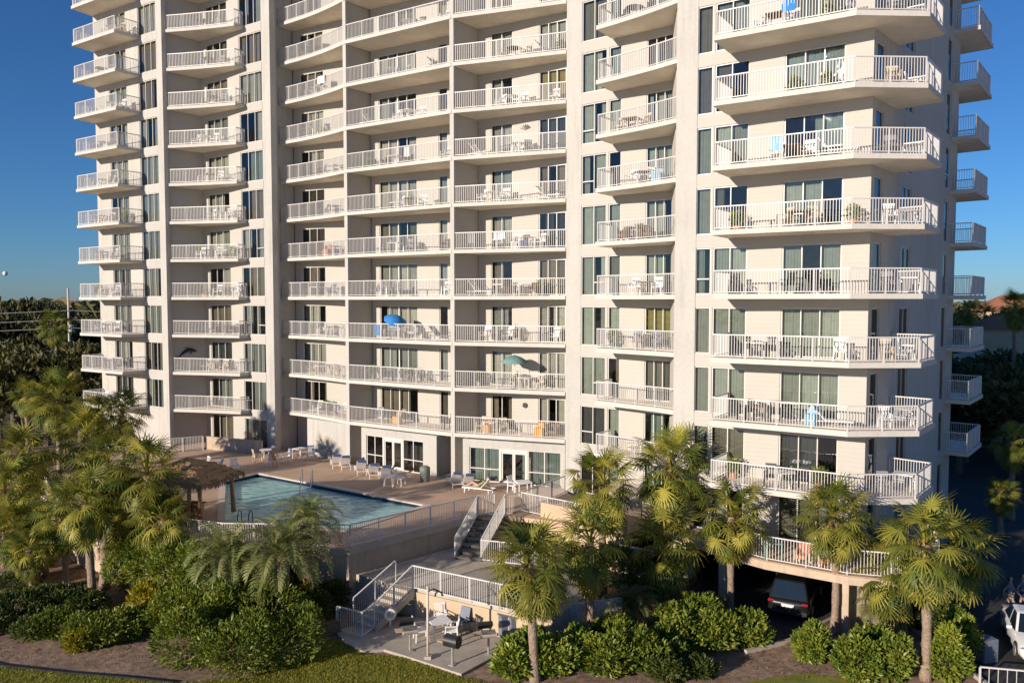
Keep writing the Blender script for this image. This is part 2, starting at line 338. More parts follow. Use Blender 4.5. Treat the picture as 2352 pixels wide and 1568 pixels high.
def rail_meshes(line, step=0.125, height=1.07, post_every=1.55, name='rail'):
    """handrail and bottom rail with posts / close-set balusters along a plan polyline at level 0"""
    top = MB(); bal = MB()
    for j, (a, b) in enumerate(zip(line[:-1], line[1:])):
        first = j == 0; a = Vector((a[0], a[1], 0)); b = Vector((b[0], b[1], 0)); d = b-a; ln = d.length
        top.bar(a+Vector((0,0,height)), b+Vector((0,0,height)), 0.065, 0.05)
        top.bar(a+Vector((0,0,0.10)), b+Vector((0,0,0.10)), 0.04, 0.035)
        npost = max(1, round(ln/post_every))
        for i in range(0 if first else 1, npost+1):
            p = a+d*(i/npost); top.bar(p, p+Vector((0,0,height-0.026)), 0.05)
        nb = max(2, round(ln/step)); u = d.normalized(); w = u*0.011; t = Vector((-u.y, u.x, 0))*0.011
        for i in range(1, nb):
            p = a+d*(i/nb); z0 = Vector((0,0,0.12)); z1 = Vector((0,0,height-0.03))
            bal.add([p-w-t+z0,p+w-t+z0,p+w+t+z0,p-w+t+z0,p-w-t+z1,p+w-t+z1,p+w+t+z1,p-w+t+z1], [(0,1,5,4),(1,2,6,5),(2,3,7,6),(3,0,4,7)])
    return top, bal
def arc(p, q, sag, n=8):
    """plan points from p to q bowed to the left by sag"""
    p = Vector(p); q = Vector(q); d = q-p; nn = Vector((-d.y, d.x)).normalized()
    return [tuple(p+d*(i/n)+nn*sag*4*(i/n)*(1-i/n)) for i in range(n+1)]

# plan, metres: balcony edge (left to right), wall line, window openings by sight line, storeys
BAYS = {
 'a': dict(edge=[(-33.9,67.6),(-35.25,64.95),(-30.25,61.65),(-29.15,63.2)], P=(-34.4,66.6), Q=(-27.15,61.98), wins=[(262,302,3),(330,373,3)], k0=1, k1=12, nb=1, stack='leftmost balcony stack'),
 'b': dict(edge=arc((-26.50,61.72),(-20.65,60.25),0.10,4)+[(-20.2,61.0)], P=(-24.6,63.9), Q=(-18.55,59.95), wins=[(483,531,3),(558,609,3)], k0=1, k1=12, nb=1, stack='second balcony stack'),
 'c': dict(edge=arc((-17.45,60.42),(-11.46,55.30),0.28), P=(-16.7,61.6), Q=(-10.5,57.9), wins=[(695,748,3)], k0=1, k1=12, nb=1, stack='third balcony stack'),
 'd': dict(edge=[(-11.46,55.30),(-3.80,50.38)], P=(-9.97,57.0), Q=(-2.9,52.9), wins=[(873,959,4),(1009,1029,1)], k0=1, k1=11, nb=2, stack='fourth balcony stack'),
 'e': dict(edge=[(-3.77,50.37),(3.19,47.87)], P=(-2.18,52.4), Q=(3.5,49.15), wins=[(1128,1177,2),(1237,1299,3)], k0=1, k1=10, nb=2, stack='fifth balcony stack'),
 'f': dict(edge=[(5.6,45.2),(4.56,43.76)]+arc((4.56,43.76),(8.14,39.85),0.12,4)[1:], P=(3.98,46.6), Q=(8.65,42.9), wins=[(1334,1391,2),(1396,1424,1),(1481,1547,3)], k0=0, k1=10, nb=2, stack='sixth balcony stack'),
 'g': dict(edge=[(10.35,38.35),(9.1,36.5),(14.13,33.28),(17.2,33.42),(19.1,35.75),(17.8,37.15)], P=(9.0,39.35), Q=(15.54,34.76), wins=[(1595,1631,1),(1636,1714,2),(1794,1931,3)], k0=0, k1=9, nb=2, stack='corner balcony stack'),
}
END_P = (15.54, 34.76); END_D = Vector((0.67, 0.742)); END_L = 14.3
END_Q = tuple(Vector(END_P)+END_D*END_L)
REAR = dict(edge=[(24.0,44.6),(25.2,43.65),(27.85,46.9),(26.3,48.3)], k0=0, k1=10)
CURT = {}
def curtain_mesh(w, h, kind):
    key = (round(w,2), kind)
    if key not in CURT:
        mb = MB(); n = max(8, int(w/0.035)); v = []; f = []; ph = R()*6
        for i in range(n+1):
            x = w*i/n; y = 0.030*sin(x*44+ph)+0.012*sin(x*17+ph*2)
            v += [(x, y, 0.05), (x, y, h)]
        for i in range(n): f.append((2*i, 2*i+2, 2*i+3, 2*i+1))
        CURT[key] = MB().add(v, f).mesh('curtain', kind, smooth=True)
    return CURT[key]
WH = 2.28
def window_meshes(w, n, rail_pane=None, thick=None):
    """aluminium frame with n lights, origin at the lower left corner on the wall face, opening inward along +Y"""
    fr = MB(); t = 0.055; y0, y1 = 0.05, 0.13
    fr.box(0,y0,0.02,w,y1,0.02+t); fr.box(0,y0,WH-t,w,y1,WH); fr.box(0,y0,0.02+t,t,y1,WH-t); fr.box(w-t,y0,0.02+t,w,y1,WH-t)
    xs = [t+(w-2*t)*i/n for i in range(n+1)]
    for i in range(1, n):
        tw = 0.045 if thick != i else 0.09
        fr.box(xs[i]-tw/2,y0-0.01,0.02+t,xs[i]+tw/2,y1-0.01,WH-t)
    if rail_pane is not None:
        fr.box(xs[rail_pane]+0.03,y0-0.006,0.74,xs[rail_pane+1]-0.03,y1-0.03,0.80)
    return fr, xs
doors_done = []
def add_windows(nm, P, Q, wins, k0, k1, rng, stack, glass='glass'):
    d = Vector((Q[0]-P[0], Q[1]-P[1])); ln = d.length; d.normalize(); rz = math.atan2(d.y, d.x)
    spans = []
    for (xa, xb, n) in wins:
        sa = max(0.02, along(P, Q, xa)); sb = min(ln-0.02, along(P, Q, xb)); spans.append((sa, sb, n))
    for (sa, sb, n) in spans:
        w = sb-sa; frames = []
        for rp in [None]+list(range(min(n, 3))):
            fr, xs = window_meshes(w, n, rp, 2 if n == 4 else None); frames.append(fr.mesh('window', 'frame'))
        pm = {}
        for g in ('glass', 'glass_green', 'glass_dark'):
            q = MB(); a, b = 0.0, xs[1]-xs[0]; q.add([(a,0,0.075),(b,0,0.075),(b,0,WH-0.055),(a,0,WH-0.055)], [(0,1,2,3)]); pm[g] = q.mesh('pane', g)
        for k in range(k0, k1+1):
            loc = (P[0]+d.x*sa, P[1]+d.y*sa, LV(k))
            fm = frames[0] if rng.random() < 0.7 else rng.choice(frames)
            win = put_b('window', fm, loc, rz)
            yellow = (nm == 'e' and k == 8 and n == 3) or (nm == 'f' and k == 3 and n == 3)
            style = rng.random()
            gsel = glass if rng.random() < 0.8 else rng.choice(['glass', 'glass_dark', 'glass_green'])
            for i in range(n):
                put('pane', pm[gsel], win, (xs[i], 0.09, 0))
                cm = 'curtain_yellow' if yellow else ('curtain' if style < 0.45 else 'curtain_grey' if style < 0.8 else 'curtain_blind')
                pw = xs[1]-xs[0]
                r = rng.random()
                if yellow or r < 0.74: put('curtain', curtain_mesh(pw, WH-0.03, cm), win, (xs[i], 0.26, 0))
                elif r < 0.88:
                    hw = pw*0.5; put('curtain', curtain_mesh(hw, WH-0.03, cm), win, (xs[i]+(0 if rng.random() < .5 else pw-hw), 0.26, 0))
    return spans, d
def bay_walls(nm, P, Q, spans, d, z0, k0, k1, wm='siding', th=0.22, r0=0.02):
    mb = MB(); ln = math.hypot(Q[0]-P[0], Q[1]-P[1]); pts = [0.0]
    for sa, sb, n in spans: pts += [sa, sb]
    pts.append(ln); A = lambda s: (P[0]+d.x*s, P[1]+d.y*s)
    for a, b in zip(pts[0::2], pts[1::2]):
        if b-a > 0.02: mb.wall(A(a), A(b), th, z0, ZTOP)
    for sa, sb, n in spans:
        for k in range(k0, k1+1): mb.wall(A(sa), A(sb), th, LV(k)+WH, LV(k+1)+0.018)
        if LV(k0)-z0 > 0.3: mb.wall(A(sa), A(sb), th, z0, LV(k0)+0.018)
        if LV(k1+1) < ZTOP: mb.wall(A(sa), A(sb), th, LV(k1+1)+0.018, ZTOP)
    part(mb, 'wall', wm)
    # rooms behind the glass: floors and a back wall
    rm = MB(); nn = Vector((-d.y, d.x)); B = lambda s, t: (P[0]+d.x*s+nn.x*t, P[1]+d.y*s+nn.y*t)
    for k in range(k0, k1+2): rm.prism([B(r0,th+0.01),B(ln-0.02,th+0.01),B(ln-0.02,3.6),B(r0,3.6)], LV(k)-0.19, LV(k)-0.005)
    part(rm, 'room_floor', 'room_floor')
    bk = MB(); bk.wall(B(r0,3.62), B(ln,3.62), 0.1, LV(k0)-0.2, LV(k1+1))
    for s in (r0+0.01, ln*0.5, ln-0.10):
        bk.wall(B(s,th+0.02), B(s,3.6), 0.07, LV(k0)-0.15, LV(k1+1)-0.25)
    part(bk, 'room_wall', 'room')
def balconies(nm, edge, back, k0, k1, rail_line=None, th=0.20):
    poly = list(edge)+list(back)
    sm = MB().prism(poly, -th, 0).mesh('balcony', 'soffit')
    # painted front edge band, a hair proud of the slab
    em = MB()
    for a, b in zip(edge[:-1], edge[1:]):
        em.wall(b, a, 0.018, -th-0.012, 0.012)
    em = em.mesh('fascia', 'fascia')
    fl = MB().prism([tuple(p) for p in offset_line(edge, 0.10)]+list(back), 0.0, 0.006).mesh('floor_coating', 'deck_balc')
    line = [tuple(p) for p in (rail_line or offset_line(edge, 0.09))]
    tb, bb = rail_meshes(line); tm = tb.mesh('handrail', 'rail'); bm_ = bb.mesh('balusters', 'rail')
    for k in range(k0, k1+1):
        o = put_b('balcony', sm, (0,0,LV(k)))
        put('fascia', em, o); put('floor_coating', fl, o); put('handrail', tm, o); b = put('balusters', bm_, o); b['kind'] = 'stuff'
M['deck_balc'] = mat('balcony floor paint', (0.82, 0.73, 0.62), 0.8, 0.06, 2)
rngw = random.Random(11)
for nm, b in BAYS.items():
    gsel = 'glass_green' if nm in 'fg' else 'glass'
    spans, d = add_windows(nm, b['P'], b['Q'], b['wins'], b['k0'] if nm in 'fg' else (0 if nm == 'b' else 1), b['k1'], rngw, b['stack'], gsel)
    b['d'] = d
    bay_walls(nm, b['P'], b['Q'], spans, d, {'f': 3.0, 'g': 3.0}.get(nm, 0.0), b['k0'] if nm in 'fg' else (0 if nm == 'b' else 1), b['k1'], 'paint' if nm == 'a' else 'siding')
    nn = Vector((-d.y, d.x))*0.1; P, Q = b['P'], b['Q']
    pin = lambda p: (p[0]+nn.x, p[1]+nn.y)
    e = b['edge']
    if nm == 'a': back = [pin((-29.15,63.2)), pin(P)]
    elif nm == 'b': back = [pin((-20.2,61.0)), pin(P)]
    elif nm == 'f': back = [pin(Q), pin((5.6,45.2))]
    elif nm == 'g': back = [tuple(Vector((17.8,37.15))+Vector((-0.742,0.67))*0.1), tuple(Vector(END_P)+Vector((-0.3,0.4))), pin((10.35,38.35))]
    else: back = [pin(Q), pin(P)]
    balconies(nm, e, back, 1, b['k1'])
# the rear stack past the end wall
balconies('r', REAR['edge'], [(24.9,46.6),(23.9,45.0)], 1, REAR['k1'])
# dividers, columns and piers
def pier(poly, z0=0.0, m='paint', name='pier'): part(MB().prism(poly, z0, ZTOP), name, m)
def quad(p, q, depth):
    d = Vector((q[0]-p[0], q[1]-p[1])).normalized(); n = Vector((-d.y, d.x))*depth
    return [p, q, (q[0]+n.x, q[1]+n.y), (p[0]+n.x, p[1]+n.y)]
pier(quad((-27.20,61.86),(-26.58,61.46),0.35))
pier(quad((-18.46,59.68),(-17.72,59.2),0.5))
pier([(-17.72,59.2),(-17.50,60.45),(-16.75,61.6),(-17.0,61.95),(-18.1,60.1)], name='side_wall')
pier([(-11.60,55.46),(-11.35,55.26),(-11.21,55.44),(-11.46,55.64)], name='column')
pier([(-3.90,50.48),(-3.64,50.32),(-3.52,50.50),(-3.78,50.66)], name='column')
pier(quad((3.20,47.2),(4.02,46.56),0.9))
pier(quad((8.12,39.85),(9.03,39.30),1.0))
for p, q in (((-26.62,61.95),(-24.5,64.0)), ((-11.36,55.5),(-9.95,57.2)), ((-3.66,50.6),(-2.1,52.55)), ((3.5,47.6),(3.7,49.2)), ((8.45,40.6),(8.75,43.0))):
    part(MB().wall(p, q, 0.2, 0.0 if p[0] < 3 else 3.0, ZTOP), 'divider_wall', 'siding')
# end wall with its doors and windows
ends = [(2003,2021,1),(2066,2088,2),(2163,2174,1)]
spans, d = add_windows('end', END_P, END_Q, ends, 0, 10, rngw, 'end', 'glass_dark')
bay_walls('end', END_P, END_Q, spans, d, 0.0, 0, 10, 'paint', r0=4.2)
part(MB().wall(END_Q, (15.0,56.0), 0.22, 0.0, ZTOP), 'wall', 'paint')
part(MB().wall((15.0,56.0), (-33.0,70.0), 0.22, 0.0, ZTOP), 'wall', 'paint')
part(MB().wall((-33.0,70.0), (-34.4,66.6), 0.22, 0.0, ZTOP), 'wall', 'paint')
part(MB().prism([(-34.4,66.8),(-27.6,62.6),(-16.7,61.8),(-9.9,57.2),(3.5,49.4),(8.65,43.2),(15.4,35.0),END_Q,(15,56),(-33,70)], LV(KTOP)+0.6, LV(KTOP)+0.9), 'roof', 'concrete')
# ---- ground storey on the pool deck
def local_box(P, Q, sa, sb, t0, t1, z0, z1, mb):
    d = Vector((Q[0]-P[0], Q[1]-P[1])).normalized(); n = Vector((-d.y, d.x))
    B = lambda s, t: (P[0]+d.x*s+n.x*t, P[1]+d.y*s+n.y*t)
    return mb.prism([B(sa,t0),B(sb,t0),B(sb,t1),B(sa,t1)], z0, z1)
def storefront(P, Q, xl, xr, wl, wr, dl, dr, gl, name):
    """rendered box under the balconies: glazed lights either side of a pair of framed doors"""
    sl, sr = along(P,Q,xl), along(P,Q,xr); a, b, c, e = (along(P,Q,x) for x in (wl,wr,dl,dr)); z = 3.2; zt = z+2.62; head = z+2.15
    mb = MB(); local_box(P,Q,sl,a,0.0,0.25,z,zt,mb); local_box(P,Q,b,sr,0.0,0.25,z,zt,mb); local_box(P,Q,a,b,0.0,0.25,head,zt,mb)
    local_box(P,Q,sl,sl+0.2,0.25,2.2,z,zt,mb); local_box(P,Q,sr-0.2,sr,0.25,2.2,z,zt,mb)
    part(mb, 'storefront_wall', 'paint')
    d = Vector((Q[0]-P[0], Q[1]-P[1])).normalized(); rz = math.atan2(d.y, d.x)
    at = lambda s: (P[0]+d.x*s, P[1]+d.y*s, z)
    for s0, s1 in ((a,c),(e,b)):
        w = s1-s0; fr = MB(); t = 0.06
        for x0,x1,z0,z1 in ((0,w,0,t),(0,w,2.15-t,2.15),(0,t,t,2.15-t),(w-t,w,t,2.15-t),(w/2-t/2,w/2+t/2,t,2.15-t)): fr.box(x0,0.06,z0,x1,0.14,z1)
        for x0,x1 in ((t,w/2-t/2),(w/2+t/2,w-t)): fr.box(x0,0.055,0.78,x1,0.13,0.84)
        win = put_b('shop_window', fr.mesh('shop_window','frame'), at(s0), rz)
        for x0 in (t, w/2+t/2):
            for z0,z1 in ((t,0.78),(0.84,2.15-t)):
                q = MB().add([(x0,0.1,z0),(x0+w/2-1.5*t,0.1,z0),(x0+w/2-1.5*t,0.1,z1),(x0,0.1,z1)], [(0,1,2,3)]); put('pane', q.mesh('pane', gl), win)
        if gl == 'glass_green':
            put('curtain', curtain_mesh(w-0.1, 2.05, 'curtain_grey'), win, (0.05,0.4,0))
    w = e-c; fr = MB(); t = 0.10
    fr.box(0,0.03,1.95,w,0.15,2.15); fr.box(0,0.03,0.0,t,0.15,1.95); fr.box(w-t,0.03,0,w,0.15,1.95)
    dm = put_b('door_frame', fr.mesh('door_frame','frame'), at(c), rz)
    for i in (0,1):
        x0 = t+(w-2*t)*i/2+0.01; x1 = t+(w-2*t)*(i+1)/2-0.01; lf = MB(); k = 0.085
        lf.box(x0,0.07,0.02,x0+k,0.12,1.94); lf.box(x1-k,0.07,0.02,x1,0.12,1.94); lf.box(x0+k,0.07,0.02,x1-k,0.12,0.2); lf.box(x0+k,0.07,1.84,x1-k,0.12,1.94)
        put('door_leaf', lf.mesh('door_leaf','frame'), dm)
        put('pane', MB().add([(x0+k,0.095,0.2),(x1-k,0.095,0.2),(x1-k,0.095,1.84),(x0+k,0.095,1.84)], [(0,1,2,3)]).mesh('pane', gl), dm)
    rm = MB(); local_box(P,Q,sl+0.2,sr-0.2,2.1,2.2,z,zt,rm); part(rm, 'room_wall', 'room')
CDp, CDq = (-11.30,55.10), (-3.80,50.22); DEp, DEq = (-3.70,50.15), (3.25,47.60)
storefront(CDp, CDq, 827, 1001, 838, 970, 876, 922, 'glass_dark', 'a')
storefront(DEp, DEq, 1062, 1299, 1077, 1290, 1147, 1212, 'glass_green', 'b')
# plain wall with a louvred vent under the third stack
BCp, BCq = (-16.35,59.35), (-11.35,55.15)
mb = MB(); local_box(BCp,BCq,along(BCp,BCq,702),along(BCp,BCq,800),0,0.2,3.2,5.9,mb); part(mb, 'wall', 'paint')
s0, s1 = along(BCp,BCq,726), along(BCp,BCq,758); vent = MB(); local_box(BCp,BCq,s0,s1,-0.03,0.0,4.35,4.72,vent); vo = part(vent, 'vent', 'tan_plastic')
for i in range(5):
    sl = MB(); local_box(BCp,BCq,s0+0.04,s1-0.04,-0.06,-0.032,4.385+i*0.065,4.42+i*0.065,sl); o = sl.build('slat', 'concrete', vo); o.matrix_parent_inverse = Matrix.Translation((0,-45,0))
# podium the tower's corner stands on, open to the car park below
part(MB().prism([(4.2,46.0),(5.2,43.2),(9.4,35.9),(11.0,34.1),(13.8,32.2),(15.5,31.7),(18.3,33.2),(19.6,35.9),(24.8,44.5),(15,54),(4.0,50)], 2.85, 3.19), 'podium_slab', 'beige')
ter = [(9.45,35.95),(11.05,34.15),(13.8,32.28),(15.45,31.8),(18.2,33.25),(19.4,35.9),(18.0,37.2)]
o_t = part(MB().prism(ter+[(15.5,34.9),(10.4,38.4)], 3.19, 3.21), 'terrace_floor', 'deck')
tb, bb = rail_meshes(offset_line(ter, 0.10)); o = part(tb, 'handrail', 'rail'); o.location = (0,0,3.2); o = part(bb, 'balusters', 'rail', kind='stuff'); o.location = (0,0,3.2)
for (x, y, w) in ((13.98,32.85,0.40),(9.9,36.6,0.4),(17.6,35.6,0.5),(6.0,42.6,0.5)):
    part(MB().cbox((x,y,1.42),(w,w,2.85),radians(-36)), 'car_park_column', 'beige', bevel=0.03)
part(MB().wall((14.3,33.05),(17.3,33.7),0.22,0.0,2.85), 'car_park_wall', 'beige')
part(MB().wall((17.3,33.6),(24.5,44.6),0.25,0.0,2.85), 'car_park_wall', 'beige')
part(MB().wall((4.0,50),(15,54),0.3,0.0,2.85), 'car_park_wall', 'concrete')
part(MB().wall((15,54),(24.8,44.9),0.3,0.0,2.85), 'car_park_wall', 'concrete')
part(MB().wall((4.6,43.9),(4.0,50.0),0.3,0.0,2.85), 'car_park_wall', 'concrete')
# ------------------------------------------------------------------ ground, pool deck, patio
from mathutils.geometry import tessellate_polygon
GZ = 0.6; DZ = 3.2
def struct(mb, name, m, smooth=False, bevel=0):
    return tag(mb.build(name, m, None, smooth, bevel), kind='structure')
def sheet(outer, holes, z):
    loops = [[Vector((p[0],p[1],z)) for p in lp] for lp in [outer]+holes]
    v = [p for lp in loops for p in lp]; tris = tessellate_polygon(loops); f = []
    for t in tris:
        a, b, c = (v[i] for i in t)
        f.append(t if (b-a).cross(c-a).z > 0 else t[::-1])
    return MB().add(v, f)
# near ground: planting bed with low mounds; far terrain below it out to the horizon
gx0, gx1, gy0, gy1, st = -70, 60, 24, 76, 1.0
mb = MB(); nx = int((gx1-gx0)/st); ny = int((gy1-gy0)/st); v = []; f = []
for j in range(ny+1):
    for i in range(nx+1):
        x, y = gx0+i*st, gy0+j*st; h = 0
        if x < -9.5 and y > 32.5: h = 0.10*mnoise.noise((x*0.35, y*0.35, 1.0))*min(1, (-9.5-x)/3)*min(1, (y-32.5)/2)
        v.append((x, y, GZ+h-0.012))
for j in range(ny):
    for i in range(nx):
        a = j*(nx+1)+i; f.append((a, a+1, a+nx+2, a+nx+1))
struct(mb.add(v, f), 'planting_bed_ground', 'mulch', True)
tv = []; tf = []
rings = [10, 60, 100, 200, 400, 900, 2500, 8000]
for r in rings:
    for k in range(48): tv.append((r*cos(2*pi*k/48), 40+r*sin(2*pi*k/48), GZ-0.25 if r < 3000 else GZ-3))
for i in range(len(rings)-1):
    for k in range(48): tf.append((i*48+k, i*48+(k+1)%48, (i+1)*48+(k+1)%48, (i+1)*48+k))
tf.append(tuple(range(48)))
struct(MB().add(tv, tf), 'terrain', 'terrain', True)
# unseen bright ground added in front, bouncing warm light up to the soffits
struct(MB().prism([(-500,-500),(500,-500),(500,24.8),(-500,24.8)], GZ-0.8, GZ-0.03), 'bounce_ground', 'sand')
# lawns in front
lawn_edge = [G(-40,1518,GZ), G(0,1528,GZ), G(150,1545,GZ), G(290,1556,GZ), G(400,1568,GZ)]
lawnpoly = [(-60,31.0)]+[(p.x,p.y) for p in lawn_edge]+[(-9.6,28.8),(-8.9,31.6),(-7.2,32.2),(-6.72,31.6),(-5.87,30.8),(-4.2,30.42),(-1.9,28.85),(-0.6,28.3),(1.4,27.2),(1.4,24.6),(-60,24.6)]
struct(sheet(lawnpoly, [], GZ+0.006), 'lawn', 'grass')
struct(sheet([(11.0,29.2),(13.2,28.4),(15.8,27.6),(15.8,24.6),(4,24.6),(4,27.0)], [], GZ+0.006), 'lawn', 'grass')
# dark edging strip between bed and lawn
eg = MB()
for a, b in zip(lawn_edge[:-1], lawn_edge[1:]): eg.bar(a+Vector((0,0,0.02)), b+Vector((0,0,0.02)), 0.09, 0.09)
tag(eg.build('lawn_edging', 'dark_metal'), 'dark edging strip curving between left lawn and planting bed', 'edging')
# grass blades along the visible lawn
gb = MB(); gr = random.Random(5)
def in_poly(x, y, poly):
    c = False; n = len(poly)
    for i in range(n):
        x1, y1 = poly[i]; x2, y2 = poly[(i+1)%n]
        if (y1 > y) != (y2 > y) and x < (x2-x1)*(y-y1)/(y2-y1)+x1: c = not c
    return c
cnt = 0
while cnt < 26000:
    if gr.random() < 0.6: x, y = gr.uniform(-10,1.5), gr.uniform(27.6,32.3)
    else: x, y = gr.uniform(-23,-9), gr.uniform(27.6,31.5)
    if not in_poly(x, y, lawnpoly): continue
    a = gr.uniform(0, 6.28); h = gr.uniform(0.03,0.085); w = 0.012+0.012*gr.random(); l = gr.uniform(-0.04,0.04)
    gb.add([(x-w*cos(a),y-w*sin(a),GZ),(x+w*cos(a),y+w*sin(a),GZ),(x+l,y+l*gr.uniform(-1,1),GZ+h)], [(0,1,2)]); gb.t.append(gr.random()); cnt += 1
M['blade'] = mat_leaf('grass blade', (0.12,0.15,0.018), (0.40,0.33,0.04), 0.3, 0.6)
tag(gb.build('grass', 'blade'), 'mown yellow green grass blades on the front lawn', 'grass', kind='stuff')
# car park under and beside the tower
cp = [(3.6,50),(5.0,43),(6.2,37.0),(9.2,30.9),(11.32,31.93),(13.92,34.16),(15.6,35.2),(17.0,33.9),(17.2,31.5),(17.4,24.6),(58,24.6),(58,75),(14,75),(14,56)]
struct(sheet(cp, [], GZ+0.004), 'car_park', 'asphalt')
kb = MB(); kl = [(9.2,30.9),(11.32,31.93),(13.92,34.16),(15.6,35.2)]
for a, b in zip(kl[:-1], kl[1:]): kb.wall(b, a, 0.16, GZ-0.1, GZ+0.13)
struct(kb, 'kerb', 'concrete')
kb = MB()
for a, b in zip([(17.0,33.9),(17.2,31.5),(17.4,20)][:-1], [(17.0,33.9),(17.2,31.5),(17.4,20)][1:]): kb.wall(b, a, 0.16, GZ-0.1, GZ+0.13)
struct(kb, 'kerb', 'concrete')
# ---- pool deck
pool = [(-16.67,51.69),(-4.84,43.53),(-8.21,38.86),(-14.9,40.6),(-18.0,49.5)]
deckpoly = [(-7.48,35.97),(-1.8,41.63),(-1.3,41.95),(0.45,42.35),(3.2,46.6),(3.2,49),(-3.7,52.5),(-11.3,57.5),(-17.6,61.8),(-27.5,65),(-31,60),(-27.5,46),(-22.0,40.6),(-17.2,37.6),(-13.4,36.25)]
deck_top = sheet(deckpoly, [pool], DZ)
struct(deck_top, 'pool_deck', 'deck')
bv = MB()
def ring(poly, off):
    n = len(poly); a = sum(poly[i][0]*poly[(i+1)%n][1]-poly[(i+1)%n][0]*poly[i][1] for i in range(n)); s = 1 if a > 0 else -1
    out = []
    for i in range(n):
        p = Vector(poly[i]); e0 = (p-Vector(poly[i-1])).normalized(); e1 = (Vector(poly[(i+1)%n])-p).normalized()
        n0 = Vector((e0.y,-e0.x))*s; n1 = Vector((e1.y,-e1.x))*s; m = (n0+n1).normalized(); out.append(p+m*off/max(0.35, m.dot(n0)))
    return [tuple(p) for p in out]
# deck slab edge and the stucco walls beneath it
edge_o = ring(deckpoly, 0.10)
n = len(deckpoly); se = MB()
se.add([(p[0],p[1],DZ) for p in deckpoly]+[(p[0],p[1],DZ-0.002) for p in edge_o]+[(p[0],p[1],DZ-0.32) for p in edge_o]+[(p[0],p[1],DZ-0.32) for p in deckpoly],
       [(i,n+i,n+(i+1)%n,(i+1)%n) for i in range(n)]+[(n+i,2*n+i,2*n+(i+1)%n,n+(i+1)%n) for i in range(n)]+[(2*n+i,3*n+i,3*n+(i+1)%n,2*n+(i+1)%n) for i in range(n)])
struct(se, 'pool_deck_edge', 'concrete')
ww = MB(); ww.add([(p[0],p[1],DZ-0.31) for p in deckpoly]+[(p[0],p[1],GZ-0.3) for p in deckpoly], [(i,n+i,n+(i+1)%n,(i+1)%n) for i in range(n)])
tag(ww.build('deck_retaining_wall', 'beige'), 'beige stucco wall carrying the raised pool deck', 'wall')
# pool: coping, navy tile band, plaster basin, water
np_ = len(pool); inn = pool; cop = ring(pool, 0.32); cpn = ring(pool, -0.03)
cb = MB(); cb.add([(p[0],p[1],DZ+0.004) for p in cop]+[(p[0],p[1],DZ+0.05) for p in cop]+[(p[0],p[1],DZ+0.05) for p in cpn]+[(p[0],p[1],DZ-0.03) for p in cpn],
   [(r*np_+i, r*np_+(i+1)%np_, (r+1)*np_+(i+1)%np_, (r+1)*np_+i) for r in range(3) for i in range(np_)])
pl = thing('swimming_pool', 'large angular swimming pool with turquoise water set into the tan deck', 'pool', (-12,45,DZ))
def ppart(mb, name, m):
    o = mb.build(name, m, pl); o.matrix_parent_inverse = Matrix.Translation((12,-45,-DZ)); return o
ppart(cb, 'coping', 'coping')
WZ = DZ-0.20
tb_ = MB(); tb_.add([(p[0],p[1],DZ-0.02) for p in pool]+[(p[0],p[1],WZ-0.15) for p in pool], [(i,np_+i,np_+(i+1)%np_,(i+1)%np_) for i in range(np_)]); ppart(tb_, 'tile_band', 'pool_tile')
bs = MB(); bs.add([(p[0],p[1],WZ-0.15) for p in pool]+[(p[0],p[1],WZ-0.55) for p in pool], [(i,np_+i,np_+(i+1)%np_,(i+1)%np_) for i in range(np_)]+[tuple(range(np_,2*np_))]); ppart(bs, 'basin', 'pool_plaster')
wt = sheet(pool, [], WZ); ppart(wt, 'water_surface', 'water')
# ---- mid landing, two stairs, barbecue patio
LZ = 1.9
landpoly = [(-4.23,34.42),(-0.47,32.18),(1.6,31.0),(3.0,33.2),(3.2,36.5),(0.6,41.2),(-1.3,41.9),(-7.2,36.2),(-5.3,34.95)]
struct(MB().prism(landpoly, GZ-0.2, LZ), 'stair_landing', 'concrete')
lw = MB(); lw.wall((1.58,30.96),(-4.25,34.40),-0.03,GZ-0.1,LZ-0.16)
struct(MB().wall((-4.25,34.38),(1.6,30.95),-0.04,GZ-0.1,LZ-0.14), 'landing_wall', 'tan_wall')
patio = [(-6.72,31.6),(-5.87,30.8),(-5.1,31.0),(-4.18,30.42),(-1.88,28.9),(-0.2,31.0),(1.0,31.25),(-4.2,34.3),(-5.8,34.2),(-7.4,32.7)]
struct(MB().prism(patio, GZ-0.12, GZ+0.09), 'barbecue_patio', 'concrete')
